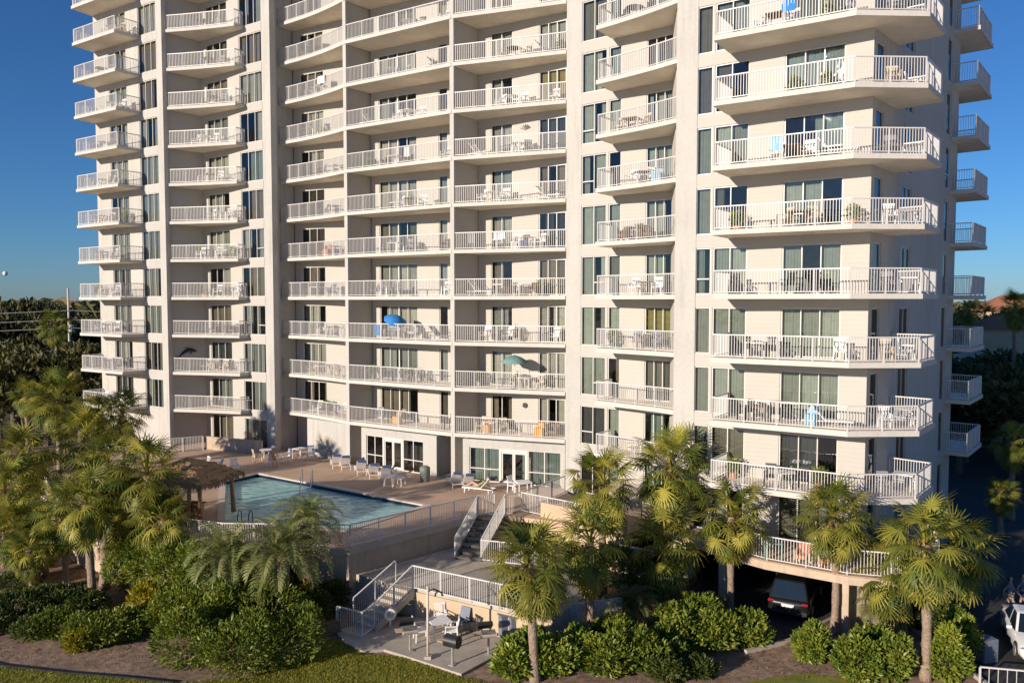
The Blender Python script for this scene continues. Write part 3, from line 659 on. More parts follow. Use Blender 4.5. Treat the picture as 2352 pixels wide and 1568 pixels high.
def stairs(name, label, a0, a1, b0, b1, z0, z1, n, m):
    """flight from the lower tread line a0-a1 up to the upper line b0-b1; each tread its own part"""
    t = thing(name, label, 'stairs', ((a0[0]+a1[0])/2, (a0[1]+a1[1])/2, z0)); inv = Matrix.Translation(t.location).inverted()
    for i in range(n):
        u0, u1 = i/n, (i+1.12)/n
        L = lambda p, q, u: (p[0]+(q[0]-p[0])*u, p[1]+(q[1]-p[1])*u)
        pl_ = [L(a0,b0,u0), L(a1,b1,u0), L(a1,b1,u1), L(a0,b0,u1)]
        zz = z0+(z1-z0)*(i+1)/n-0.01
        o = MB().prism(pl_, zz-0.16, zz).build('step', m, t, bevel=0.012); o.matrix_parent_inverse = inv
    for p, q in ((a0,b0),(a1,b1)):
        d = Vector((q[0]-p[0], q[1]-p[1])).normalized(); nn = Vector((-d.y, d.x))*0.05
        v = [(p[0]-nn.x,p[1]-nn.y,z0-0.1),(p[0]+nn.x,p[1]+nn.y,z0-0.1),(q[0]+nn.x,q[1]+nn.y,z1-0.32),(q[0]-nn.x,q[1]-nn.y,z1-0.32),(p[0]-nn.x,p[1]-nn.y,z0+0.2),(p[0]+nn.x,p[1]+nn.y,z0+0.2),(q[0]+nn.x,q[1]+nn.y,z1+0.03),(q[0]-nn.x,q[1]-nn.y,z1+0.03)]
        o = MB().add(v, [(0,3,2,1),(4,5,6,7),(0,1,5,4),(1,2,6,5),(2,3,7,6),(3,0,4,7)]).build('stringer', m, t); o.matrix_parent_inverse = inv
    return t
M['dark_step'] = mat('grey stone tread', (0.10,0.095,0.09), 0.85, 0.15, 4)
stairs('staircase', 'dark stepped flight from the pool deck down to the landing', (-2.75,38.3), (-1.55,38.0), (-1.75,41.75), (-0.45,41.45), LZ, DZ, 8, 'dark_step')
stairs('staircase', 'pale concrete flight from the landing down to the barbecue patio', (-6.75,33.45), (-5.75,32.75), (-5.25,34.95), (-4.3,34.3), GZ+0.08, LZ, 7, 'concrete')
def railing(label, line, zs, step=0.11, height=1.05, group=None, name='railing'):
    """handrail on posts with balusters along a line with a level at each point"""
    t = thing(name, label, 'railing', (line[0][0], line[0][1], zs[0]), 0, group); inv = Matrix.Translation(t.location).inverted()
    top = MB(); bal = MB()
    for (a, za), (b, zb) in zip(list(zip(line, zs))[:-1], list(zip(line, zs))[1:]):
        firstseg = len(top.v) == 0; a = Vector((a[0],a[1],za)); b = Vector((b[0],b[1],zb)); d = b-a; hz = Vector((0,0,height))
        top.bar(a+hz, b+hz, 0.06, 0.05); top.bar(a+Vector((0,0,0.09)), b+Vector((0,0,0.09)), 0.04, 0.035)
        npost = max(1, round(d.length/1.5))
        for i in range(0 if firstseg else 1, npost+1): p = a+d*(i/npost); MB_post = MB().bar(p, p+hz*0.975, 0.055).build('post', 'rail', t); MB_post.matrix_parent_inverse = inv
        nb = max(2, round(d.length/step))
        for i in range(1, nb):
            p = a+d*(i/nb); bal.bar(p+Vector((0,0,0.1)), p+hz-Vector((0,0,0.03)), 0.02)
    o = top.build('handrail', 'rail', t); o.matrix_parent_inverse = inv
    o = bal.build('balusters', 'rail', t); o.matrix_parent_inverse = inv; o['kind'] = 'stuff'
    return t
railing('white picket railing along the pool deck edge above the beige wall', [(-0.95,42.0),(-1.85,41.5),(-7.42,36.10)], [DZ]*3)
railing('white picket railing on the pool deck edge behind the pindo palms', [(-7.46,36.08),(-13.4,36.36),(-17.15,37.72),(-21.9,40.75),(-27.3,46.1)], [DZ]*5)
railing('bright white railing of the stair landing above the barbecue patio', [(-4.35,34.32),(-0.5,32.05),(1.5,30.95)], [LZ]*3)
railing('white railing sloping down the patio steps on their lawn side', [(-4.35,34.30),(-5.78,32.85),(-6.16,32.1),(-7.35,32.75)], [LZ,GZ+0.15,GZ+0.09,GZ+0.09])
railing('thin white railing sloping down beside the deck wall to the patio', [(-5.2,34.95),(-6.8,33.5)], [LZ,GZ+0.15])
railing('white railing on the outer side of the dark pool deck steps', [(-0.4,41.5),(-1.5,38.05),(-0.6,37.75),(1.6,36.9)], [DZ,LZ,LZ,LZ])
railing('white railing between the dark pool deck steps and the wall', [(-1.8,41.6),(-2.8,38.4)], [DZ,LZ])
railing('white railing of the upper walkway beside the right storefront', [(-0.4,41.7),(0.5,42.3),(3.2,40.1),(5.4,38.3)], [DZ]*4)
railing('short white fence across the deck in front of the green storefront', [(0.5,42.35),(3.1,46.3)], [DZ]*2)
struct(MB().prism([(-0.4,41.6),(0.5,42.3),(3.2,46.6),(5.0,43.4),(7.2,39.6),(5.5,38.2),(3.2,40.0)], DZ-0.25, DZ-0.01), 'upper_walkway', 'deck')
tag(MB().wall((1.5,41.35),(5.5,38.1),0.18,GZ,DZ+0.75).build('ramp_wall', 'tan_wall'), 'plain peach wall of the upper walkway behind the palms', 'wall')
# low stucco wall and patio glass in front of the second stack's ground flat
tag(MB().wall((-23.4,60.3),(-18.5,58.3),0.18,DZ,DZ+1.0).build('patio_wall', 'beige', bevel=0.02), 'low beige wall enclosing a ground floor terrace beside the pool', 'wall')
railing('white railing panel by the low beige wall at the deck corner', [(-27.2,58.0),(-23.5,60.1)], [DZ]*2)
# lattice screens by the landing
def lattice(label, p, q, z0, z1):
    t = thing('lattice_fence', label, 'fence', (p[0],p[1],z0), 0, 'white lattice screens below the walkway'); inv = Matrix.Translation(t.location).inverted()
    p = Vector((p[0],p[1],0)); q = Vector((q[0],q[1],0)); d = (q-p); ln = d.length; d.normalize(); h = z1-z0; nrm = Vector((-d.y,d.x,0)); pt = lambda s, z, o: p+d*s+Vector((0,0,z0+z))+nrm*o
    fr = MB().bar(pt(0,0.03,0),pt(ln,0.03,0),0.05).bar(pt(0,h,0),pt(ln,h,0),0.05)
    fr.bar(pt(0,0,0),pt(0,h,0),0.06).bar(pt(ln,0,0),pt(ln,h,0),0.06); o = fr.build('fence_frame', 'rail', t); o.matrix_parent_inverse = inv
    la = MB(); s = -h
    while s < ln:
        for sgn, off in ((1,-0.008),(-1,0.008)):
            a, b = (s, s+h); z_a, z_b = (0, h) if sgn > 0 else (h, 0)
            if a < 0: z_a = z_a+(z_b-z_a)*(-a/(b-a)); a = 0
            if b > ln: z_b = z_a+(z_b-z_a)*((ln-a)/(b-a)); b = ln
            if b-a > 0.02: la.bar(pt(a,z_a,off),pt(b,z_b,off),0.012,0.04)
        s += 0.14
    o = la.build('lattice', 'rail', t); o.matrix_parent_inverse = inv; o['kind'] = 'stuff'
lattice('white lattice screen between two palm trunks behind the hedge', (2.4,32.2), (4.6,32.9), GZ+0.25, GZ+1.45)
lattice('white lattice screen further up behind the tall right palms', (5.0,36.5), (6.4,35.5), LZ, LZ+1.3)
# ------------------------------------------------------------------ palms, shrubs, trees
rp = random.Random(21)
def strip(mb, pts, ws, side, tone):
    """ribbon through pts with half widths ws"""
    n = len(pts); v = []
    for p, w in zip(pts, ws): v += [p-side*w, p+side*w]
    f = [(2*i, 2*i+1, 2*i+3, 2*i+2) for i in range(n-1)]
    mb.add(v, f); mb.t += [tone]*len(f)
def fan_frond(mb, org, az, el, plen, rad, tone, droop, rng, nl=22):
    """costapalmate palm leaf: arching stalk, then a folded fan of drooping segments"""
    h = Vector((cos(az), sin(az), 0)); up = Vector((0,0,1)); side = Vector((-sin(az), cos(az), 0))
    d = h*cos(el)+up*sin(el); pts = [org.copy()]; p = org.copy(); cur = el
    for i in range(4):
        cur -= droop*0.28; p = p+(h*cos(cur)+up*sin(cur))*plen/4; pts.append(p.copy())
    strip(mb, pts, [0.035,0.03,0.025,0.02,0.015], side, min(1, tone+0.25))
    d = h*cos(cur)+up*sin(cur); nrm = side.cross(d)*-1
    if nrm.z < 0 and el > 0: nrm = -nrm
    tw = rng.uniform(-0.5,0.5); side2 = side*cos(tw)+nrm*sin(tw); nrm2 = side2.cross(d)
    if nrm2.dot(nrm) < 0: nrm2 = -nrm2
    for i in range(nl):
        a = (i/(nl-1)-0.5)*2*2.15; ca = cos(a); sa = sin(a)
        ln = rad*(0.70+0.30*cos(a*0.62))*rng.uniform(0.88,1.08)
        base = p+d*(0.16*rad*max(0, ca))
        dr = d*ca+side2*sa; fold = -0.20*abs(sa)
        q = [base]; c = base.copy(); g = fold
        for s_ in range(3):
            g -= (0.10+droop*0.30)*(s_+0.3)
            c = c+(dr*cos(g*0.6)+nrm2*0.35*sin(g)+Vector((0,0,-1))*0.22*droop*(s_+1)*0.6).normalized()*ln/3; q.append(c.copy())
        sd = nrm2.cross(dr).normalized()
        if rng.random() < 0.06: continue
        w = 0.023*rad/0.54
        strip(mb, q, [w*0.5, w, w*0.75, 0.006], sd, max(0, min(1, tone+rng.uniform(-0.18,0.18))))
def sabal_crown(seed, nfr=54, rad=0.74):
    rng = random.Random(seed); mb = MB(); db = MB()
    for i in range(nfr):
        u = i/(nfr-1); az = i*2.399963+rng.uniform(-0.3,0.3)
        el = radians(86-138*u**0.95)+rng.uniform(-0.16,0.16)
        fan_frond(mb, Vector((0,0,0.10-0.42*u)), az, el, rng.uniform(0.66,1.05), rad*rng.uniform(0.8,1.2), min(1, rng.random()**1.6+0.25*max(0, u-0.75)*4*rng.random()), 0.30+0.70*u+rng.uniform(-0.15,0.3), rng, rng.choice((15,17,19)))
    for i in range(12):
        fan_frond(db, Vector((0,0,-0.4)), rng.uniform(0,6.28), radians(rng.uniform(-84,-50)), rng.uniform(0.45,0.8), rad*0.75, rng.random(), 0.8, rng, 11)
    # leaf-stalk boots under the crown
    for i in range(34):
        a = i*2.4; z = -0.10-0.85*i/34
        db.add([Vector((0.10*cos(a)-0.05*sin(a),0.10*sin(a)+0.05*cos(a),z)),Vector((0.10*cos(a)+0.05*sin(a),0.10*sin(a)-0.05*cos(a),z)),Vector((0.30*cos(a),0.30*sin(a),z+rng.uniform(0.2,0.42)))], [(0,1,2)]); db.t.append(rng.random())
    return mb.mesh('crown', 'sabal'), db.mesh('dead_fronds', 'dead')
CROWNS = [sabal_crown(100+i, 74+6*(i%4), 0.52+0.04*(i%3)) for i in range(7)]
def trunk_mesh(h, r, lean, seed):
    rng = random.Random(seed); pts = []; rs = []; n = 26
    for i in range(n+1):
        u = i/n; pts.append((lean[0]*u*u+0.03*sin(u*5+seed), lean[1]*u*u, h*u-0.08*(i == 0))); rs.append(r*(1.35-0.35*min(1, u*6))*(1+0.05*sin(u*29+seed)+0.04*(i % 2))*(1.0+0.22*(u > 0.9)))
    return MB().tube(pts, rs, 10).mesh('trunk', 'trunk', True)
PALMS = []
def sabal(label, base, h, rad=2.1, lean=(0,0), r=0.17, group='cabbage palms'):
    i = len(PALMS); t = thing('cabbage_palm', label, 'palm', tuple(base), 0, group)
    put('trunk', trunk_mesh(h, r, lean, i*1.7), t)
    cm, dm = CROWNS[i % 7]; s = rad/1.42
    for nm, me in (('crown', cm), ('dead_fronds', dm)):
        o = put(nm, me, t, (lean[0], lean[1], h), rp.uniform(0, 6.28)); o.scale = (s, s, s*rp.uniform(0.92,1.05)); o['kind'] = 'thing' if False else 'stuff'
        del o['kind']
    PALMS.append(t); return t
def palm_at(label, bx, by, cx, cy, rpx, z0=GZ, r=0.17):
    """palm from the foot of its trunk and the middle of its crown"""
    b = G(bx, by, z0)
    if in_poly(b.x, b.y, deckpoly): z0 = DZ; b.z = DZ      # planted in the deck's own beds
    c = GY(cx, cy, b.y); k = rpx*b.y/F
    return sabal(label, b, c.z-z0-0.15, k, (c.x-b.x, 0), r)
def palm_y(label, cx, cy, Y, rpx, z0=GZ, r=0.17, lean=0.0):
    c = GY(cx, cy, Y); return sabal(label, (c.x-lean, Y, z0), c.z-z0-0.15, rpx*Y/F, (lean, 0), r)
# right-hand palms
palm_at('tall cabbage palm nearest the white car, broad crown over the right hedge', 2125, 1560, 2126, 1240, 118, r=0.165)
palm_at('slim cabbage palm with low crown just behind the tallest right palm', 2072, 1460, 2046, 1300, 100)
palm_at('cabbage palm half hidden behind the right palm group beside the car park', 2170, 1412, 2192, 1258, 108)
palm_at('single cabbage palm in front of the dark parked car terrace', 1918, 1455, 1915, 1182, 102, r=0.15)
palm_at('straight cabbage palm rising from the glossy hedge left of the car', 1676, 1415, 1680, 1178, 100, r=0.145)
palm_at('cabbage palm with golden lower fronds beside the dark garage opening', 1522, 1420, 1528, 1246, 100)
palm_y('highest cabbage palm in front of the sixth balcony stack', 1540, 1072, 38.0, 112)
palm_at('dark shaded cabbage palm in front of the lattice screens', 1355, 1465, 1355, 1240, 102, r=0.14)
palm_y('cabbage palm behind the lattice palm, beside the white walkway', 1385, 1108, 36.8, 96)
palm_at('leaning cabbage palm standing in the hedge beside the barbecue patio', 1228, 1562, 1212, 1288, 110, r=0.17)
palm_at('short thin palm trunk tucked behind the patio palm', 1247, 1490, 1252, 1345, 66, r=0.11)
# left-hand grove
palm_at('tall pale trunk cabbage palm in the middle of the left grove', 240, 1352, 246, 1062, 91, r=0.19)
palm_at('dark trunk cabbage palm standing furthest forward in the left grove', 212, 1392, 198, 1150, 87, r=0.17)
palm_at('slender cabbage palm left of the dark trunk palm', 153, 1345, 148, 1172, 82, r=0.14)
palm_at('cabbage palm on the left bank with brownish trunk', 105, 1320, 98, 1205, 80, r=0.15)
palm_at('leftmost cabbage palm cut by the picture edge', 12, 1300, 10, 1120, 87)
palm_at('cabbage palm rising behind the grove at the far left', 60, 1262, 52, 1040, 80, r=0.14)
palm_at('round headed cabbage palm left of the tower foot', 140, 1192, 132, 915, 76, r=0.15)
palm_at('cabbage palm in front of the lowest left balcony', 285, 1170, 280, 945, 67, r=0.14)
palm_at('cabbage palm with pale trunk before the second balcony stack', 400, 1045, 395, 928, 69, r=0.14)
palm_y('cabbage palm leaning towards the tiki hut roof', 338, 1085, 36.4, 100, r=0.16)
palm_y('low cabbage palm in the shade between grove and hut', 374, 1186, 35.9, 84, r=0.15)
palm_at('cabbage palm behind the tall pale trunk palm', 190, 1235, 200, 1000, 80, r=0.14)
palm_at('small cabbage palm at the left edge above the mulch', 42, 1330, 32, 1208, 75, r=0.14)
palm_y('small cabbage palm below the grove with a short trunk', 300, 1250, 37.2, 68, r=0.11)
palm_at('cabbage palm at the back of the grove, half hidden', 110, 1225, 104, 1085, 75, r=0.13)
palm_y('young cabbage palm beside the tall pale trunk palm', 276, 1150, 38.0, 82, r=0.12)
palm_at('thin cabbage palm between the grove and the lowest balcony', 220, 1165, 226, 955, 63, r=0.12)
palm_at('shadowed cabbage palm low at the far left', 75, 1365, 66, 1255, 67, r=0.13)
# feather-leaved pindo palms
def feather(mb, org, az, el, ln, rng, tone):
    h = Vector((cos(az), sin(az), 0)); up = Vector((0,0,1)); side = Vector((-sin(az), cos(az), 0)); p = org.copy(); cur = el; pts = [p.copy()]; N = 16
    for i in range(N):
        cur -= (0.05+0.16*(i/N)); p = p+(h*cos(cur)+up*sin(cur))*ln/N; pts.append(p.copy())
    strip(mb, pts, [0.03*(1-0.8*i/N) for i in range(N+1)], side, min(1, tone+0.2))
    for i in range(3, N+1):
        d = (pts[i]-pts[i-1]).normalized(); nrm = side.cross(d)
        if nrm.z < 0: nrm = -nrm
        for s_ in (-1, 1):
            for half in (0, 0.5):
                b = pts[i]-d*half*ln/N; L_ = 0.48*(sin(pi*min(1, 0.18+i/N*0.75)))*rng.uniform(0.85,1.1); v = (side*s_*0.8+d*0.5+nrm*0.45).normalized()
                q = [b, b+v*L_*0.5, b+v*L_*0.85+Vector((0,0,-0.15*L_)), b+v*L_+Vector((0,0,-0.34*L_))]
                strip(mb, q, [0.012,0.022,0.016,0.004], d, max(0, min(1, tone+rng.uniform(-0.2,0.2))))
def pindo_crown(seed, n=30):
    rng = random.Random(seed); mb = MB()
    for i in range(n):
        u = i/(n-1); feather(mb, Vector((0,0,0.1-0.2*u)), i*2.4+rng.uniform(-.2,.2), radians(84-80*u), rng.uniform(1.6,2.1), rng, 0.2+0.6*rng.random())
    return mb.mesh('crown', 'pindo')
PC = [pindo_crown(5), pindo_crown(9)]
def pindo(label, x, y, Y, rpx, z0=GZ, i=0):
    c = GY(x, y, Y); t = thing('pindo_palm', label, 'palm', (c.x, Y, z0), 0, 'grey green pindo palms by the pool deck')
    h = max(0.3, c.z-z0); put('trunk', trunk_mesh(h, 0.24, (0,0), i+3), t); o = put('crown', PC[i % 2], t, (0,0,h), i*1.3); s = rpx*Y/F/1.75; o.scale = (s,s,s)
pindo('big grey green pindo palm arching against the pool deck wall corner', 650, 1278, 33.3, 122, i=0)
pindo('pindo palm rising behind the big one beside the water', 705, 1205, 34.9, 92, i=1)
pindo('pindo palm left of the big one above the yellow shrubs', 520, 1285, 33.9, 108, i=2)
pindo('low grey green pindo palm between two trunks behind the hedge', 1448, 1400, 33.0, 80, i=3)
pindo('young pindo palm in the shade by the white terrace column', 2010, 1400, 33.2, 60, i=4)
# ---- shrubs: leaves through a lumpy volume around a few stems
def leaf_cloud(lobes, n, size, rng, narrow=0.42, shell=0.62, floor=0.0):
    """lobes: (x,y,z,rx,ry,rz); n leaves spread mostly near their outside"""
    mb = MB(); wts = [l[3]*l[4]+l[4]*l[5]+l[3]*l[5] for l in lobes]; tot = sum(wts); k = 0
    for l, w in zip(lobes, wts):
        for _ in range(int(n*w/tot)):
            u = rng.uniform(-1,1); a = rng.uniform(0, 2*pi); r_ = math.sqrt(1-u*u); d = Vector((r_*cos(a), r_*sin(a), u))
            rad = shell+(1-shell)*rng.random()**0.6
            rad *= 1+0.22*mnoise.noise(Vector((d.x*2.3+l[0], d.y*2.3+l[1], d.z*2.3)))
            p = Vector((l[0]+d.x*l[3]*rad, l[1]+d.y*l[4]*rad, l[2]+d.z*l[5]*rad))
            if p.z < floor+0.02: continue
            ax = (d+Vector((rng.uniform(-.9,.9), rng.uniform(-.9,.9), rng.uniform(-.2,1.1)))).normalized()
            sd = ax.cross(Vector((rng.uniform(-1,1), rng.uniform(-1,1), rng.uniform(-1,1)))).normalized(); s = size*rng.uniform(0.45,1.35)
            nn_ = ax.cross(sd)*s*0.18
            mb.add([p, p+ax*s*0.5+sd*s*narrow*0.5+nn_, p+ax*s, p+ax*s*0.5-sd*s*narrow*0.5+nn_], [(0,1,2),(0,2,3)])
            tn = max(0, min(1, 0.42+0.40*mnoise.noise(p*1.4)+rng.uniform(-0.3,0.3))); mb.t += [tn, tn]
    return mb
SEED = [300]
def shrub(label, lobes, n, size=0.17, m='shrub', name='shrub', narrow=0.42, group=None, stems=5):
    """lobes in world metres; base at their middle"""
    SEED[0] += 1; rng = random.Random(SEED[0]); cx = sum(l[0] for l in lobes)/len(lobes); cy = sum(l[1] for l in lobes)/len(lobes)
    lb = [(l[0]-cx, l[1]-cy, l[2]-GZ, l[3]*0.86, l[4]*0.86, l[5]*0.84) for l in lobes]
    for l in list(lb):
        for _ in range(7):
            a = rng.uniform(0, 2*pi); e = rng.uniform(-0.2, 1.3); q = rng.uniform(0.22, 0.42)
            lb.append((l[0]+l[3]*0.85*cos(a)*cos(e), l[1]+l[4]*0.85*sin(a)*cos(e), l[2]+l[5]*0.9*sin(e), l[3]*q, l[4]*q, l[5]*q*rng.uniform(0.8,1.5)))
    n_main = len(lobes)
    t = thing(name, label, 'shrub', (cx, cy, GZ), 0, group)
    put('foliage', leaf_cloud(lb, int(n*1.35), size, rng, narrow).mesh('foliage', m), t)
    sm = MB()
    for l in lb[:n_main]:
        for _ in range(stems):
            a = rng.uniform(0, 6.28); q = rng.uniform(0.2,0.7); sm.tube([(l[0]+0.1*cos(a), l[1]+0.1*sin(a), -0.05), (l[0]+l[3]*q*0.5*cos(a), l[1]+l[4]*q*0.5*sin(a), l[2]*0.6), (l[0]+l[3]*q*cos(a), l[1]+l[4]*q*sin(a), l[2]+l[5]*0.45)], [0.03,0.022,0.008], 5)
    put('stem', sm.mesh('stem', 'bark'), t)['kind'] = 'stuff'
    return t
def lobe(x, y, Y, rx, rz, ry=None):
    """lump whose middle stands on the sight line (x, y) at distance Y; radii in metres"""
    p = GY(x, y, Y); return (p.x, p.y, p.z, rx, ry or rx, rz)
def mound(x, y, rxpx, h):
    """lump sitting on the ground with its foot front at pixel (x, y)"""
    p = G(x, y, GZ); rx = rxpx*p.y/F; return (p.x, p.y+rx*0.5, GZ+h*0.45, rx, rx*0.8, h*0.6)
shrub('broad dense green bush mass in the lower left middle, in front of the pool', [mound(415,1545,100,1.9),mound(540,1562,115,2.0),mound(655,1540,95,2.0),mound(470,1485,105,2.3),mound(600,1490,105,2.5),mound(395,1470,75,2.0),mound(540,1440,80,2.3)], 17000, 0.21, 'shrub', narrow=0.3)
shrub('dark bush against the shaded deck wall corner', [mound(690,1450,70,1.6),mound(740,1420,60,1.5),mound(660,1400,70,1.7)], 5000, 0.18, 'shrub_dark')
shrub('yellow green sago clump under the big pindo palm', [mound(640,1425,60,1.5),mound(560,1400,55,1.4)], 2600, 0.30, 'yellow_leaf', narrow=0.2)
shrub('low green bush with yellow tips on the mulch, left foreground', [mound(190,1495,85,1.05),mound(258,1478,75,1.15),mound(115,1472,65,1.0),mound(310,1455,50,0.9)], 6800, 0.17, 'shrub')
shrub('bright yellow variegated clump at the foot of the low green bush', [mound(170,1500,32,0.7)], 900, 0.22, 'yellow_leaf', narrow=0.25)
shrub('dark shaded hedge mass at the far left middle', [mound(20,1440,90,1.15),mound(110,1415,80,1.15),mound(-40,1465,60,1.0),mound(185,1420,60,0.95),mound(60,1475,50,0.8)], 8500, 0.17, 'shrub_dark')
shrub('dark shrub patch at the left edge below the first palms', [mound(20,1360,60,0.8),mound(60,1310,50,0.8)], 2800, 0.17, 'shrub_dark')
shrub('spiky yellow green shrub behind the forward palm trunk', [mound(330,1415,50,1.2),mound(440,1370,60,1.4)], 2600, 0.28, 'yellow_leaf', narrow=0.18)
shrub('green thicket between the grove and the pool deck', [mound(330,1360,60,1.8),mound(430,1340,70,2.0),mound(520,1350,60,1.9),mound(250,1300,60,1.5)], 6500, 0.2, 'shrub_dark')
shrub('bright green shrub under the left thicket', [mound(480,1400,60,1.5),mound(390,1410,50,1.3)], 3600, 0.19, 'shrub')
shrub('thicket hiding the deck wall behind the left grove', [mound(200,1260,80,2.0),mound(90,1250,80,1.8),mound(320,1250,70,2.2)], 5500, 0.22, 'shrub_dark')
shrub('tall mixed thicket hiding the deck wall beside the pindo palms', [lobe(400,1300,35.4,1.3,1.35),lobe(465,1305,34.9,1.3,1.3),lobe(545,1315,34.6,1.2,1.2),lobe(345,1290,36.4,1.3,1.4),lobe(295,1290,37.6,1.2,1.3),lobe(610,1330,34.4,1.0,1.0)], 11000, 0.22, 'shrub', narrow=0.28)
shrub('spiky light green yucca clump above the big bush', [mound(445,1395,45,1.9),mound(505,1385,40,1.8)], 1900, 0.42, 'shrub', narrow=0.14)
shrub('golden shrub tips glowing between pindo fronds and bush', [mound(705,1430,40,1.5),mound(620,1440,36,1.5)], 1700, 0.24, 'yellow_leaf', narrow=0.25)
shrub('dark shrubs climbing the peach wall below the upper walkway', [lobe(1275,1275,35.0,0.9,1.0),lobe(1330,1290,35.2,0.9,0.9),lobe(1420,1300,34.6,1.0,1.0),lobe(1480,1330,34.4,0.8,0.9)], 4200, 0.2, 'shrub_dark')
HG = 'clipped glossy hedges below the tower corner'
shrub('glossy hedge around the leaning palm beside the barbecue patio', [mound(1180,1568,60,1.3),mound(1270,1560,75,1.35),mound(1330,1540,70,1.3),mound(1230,1530,60,1.2)], 7500, 0.2, 'shrub', group=HG, narrow=0.5)
shrub('glossy hedge in front of the lattice screens', [mound(1400,1560,75,1.3),mound(1470,1545,75,1.3),mound(1420,1510,70,1.25),mound(1520,1530,60,1.2)], 7500, 0.2, 'shrub', group=HG, narrow=0.5)
shrub('long glossy hedge at the foot of the straight palm', [mound(1570,1510,70,1.3),mound(1650,1500,75,1.35),mound(1730,1490,60,1.25),mound(1620,1460,70,1.4),mound(1560,1470,60,1.3)], 8500, 0.2, 'shrub', group=HG, narrow=0.5)
shrub('rounded glossy bush at the foot of the terrace palm', [mound(1875,1525,48,1.3)], 2600, 0.19, 'shrub', group=HG, narrow=0.5)
shrub('large squared glossy hedge below the tallest right palm', [mound(1985,1572,62,1.5),mound(2060,1570,58,1.5),mound(2010,1530,55,1.4)], 6500, 0.19, 'shrub', group=HG, narrow=0.5)
shrub('tall sunlit yellowish hedge beside the white car', [mound(2185,1572,55,1.8),mound(2215,1530,45,1.9)], 5200, 0.19, 'shrub', group=HG, narrow=0.5)
shrub('ragged low bush on the mulch between the hedges', [mound(1540,1572,55,0.7),mound(1610,1560,45,0.6)], 2600, 0.17, 'shrub_dark')
shrub('dark leafy growth behind the right hedges by the car park wall', [mound(2110,1450,50,1.0),mound(2180,1460,50,1.1)], 2800, 0.19, 'shrub_dark')

lt = MB(); lr = random.Random(31)
for i in range(5200):
    if lr.random() < 0.72: x, y = lr.uniform(-26,-9), lr.uniform(29.5,41)
    else: x, y = lr.uniform(2,17), lr.uniform(28.5,32.5)
    if in_poly(x, y, lawnpoly) or in_poly(x, y, deckpoly) or in_poly(x, y, cp) or in_poly(x, y, patio): continue
    a = lr.uniform(0, 6.28); L_ = lr.uniform(0.06,0.28); w_ = lr.uniform(0.008,0.03); z = GZ+lr.uniform(0.01,0.05); dx, dy = cos(a), sin(a)
    lt.add([(x-dy*w_,y+dx*w_,z),(x+dy*w_,y-dx*w_,z),(x+dx*L_,y+dy*L_,z+lr.uniform(0,0.06))], [(0,1,2)]); lt.t.append(lr.random())
tag(lt.build('leaf_litter', 'dead'), 'fallen brown fronds and straw strewn over the planting beds', 'leaf litter', kind='stuff')
# ------------------------------------------------------------------ furniture
def chair_parts(kind):
    """patio chair facing -Y, origin on the floor: seat, backrest, arms and four legs"""
    seat = MB(); back = MB(); legs = []; arm = MB()
    if kind == 'resin':
        seat.cbox((0,0,0.42),(0.50,0.48,0.04)); 
        for i in range(5): back.cbox((-0.19+0.095*i,0.27+0.02,0.68),(0.055,0.025,0.46),rx=radians(-12))
        back.cbox((0,0.335,0.92),(0.48,0.035,0.09),rx=radians(-12)); back.cbox((0,0.24,0.46),(0.46,0.03,0.07),rx=radians(-12))
        for x in (-0.25,0.25): arm.cbox((x,0.02,0.64),(0.055,0.52,0.03))
        for x, y in ((-0.23,-0.22),(0.23,-0.22),(-0.23,0.24),(0.23,0.24)): legs.append(MB().bar((x*1.1,y*1.15,0),(x,y,0.64 if y < 0 else 0.62),0.05,0.05))
    elif kind == 'sling':
        seat.add([(-0.24,-0.24,0.43),(0.24,-0.24,0.43),(0.24,0.2,0.38),(-0.24,0.2,0.38),(-0.24,-0.24,0.41),(0.24,-0.24,0.41),(0.24,0.2,0.36),(-0.24,0.2,0.36)], [(0,1,2,3),(7,6,5,4),(0,4,5,1),(1,5,6,2),(2,6,7,3),(3,7,4,0)])
        back.cbox((0,0.30,0.68),(0.48,0.025,0.62),rx=radians(-18))
        for x in (-0.26,0.26):
            arm.bar((x,-0.26,0.62),(x,0.28,0.60),0.03); legs.append(MB().bar((x,-0.26,0),(x,-0.26,0.62),0.03)); legs.append(MB().bar((x,0.34,0),(x,0.24,0.62),0.03))
    else:  # wicker armchair
        seat.cbox((0,0,0.34),(0.56,0.54,0.16)); back.cbox((0,0.29,0.58),(0.60,0.08,0.52),rx=radians(-10))
        for x in (-0.29,0.29): arm.cbox((x,0.0,0.40),(0.07,0.56,0.44))
        for x, y in ((-0.25,-0.22),(0.25,-0.22),(-0.25,0.24),(0.25,0.24)): legs.append(MB().bar((x,y,0),(x,y,0.27),0.05))
    return seat, back, arm, legs
def merged(*mbs):
    o = MB()
    for m_ in mbs: o.add(m_.v, m_.f)
    return o
def flat_chair(kind, m):
    s_, b_, a_, l_ = chair_parts(kind); return merged(s_, b_, a_, *l_).mesh('patio_chair', m)
def table_parts(kind):
    top = MB(); leg = []
    if kind == 'round':
        top.lathe([(0.02,0.70),(0.46,0.70),(0.48,0.715),(0.46,0.73),(0.02,0.73)], 18)
        for a in (0.8,2.37,3.94,5.5): leg.append(MB().bar((0.38*cos(a),0.38*sin(a),0),(0.30*cos(a),0.30*sin(a),0.70),0.035))
    else:
        top.cbox((0,0,0.71),(0.85,0.85,0.04))
        for x, y in ((-.37,-.37),(.37,-.37),(-.37,.37),(.37,.37)): leg.append(MB().bar((x,y,0),(x,y,0.69),0.05))
    return top, leg
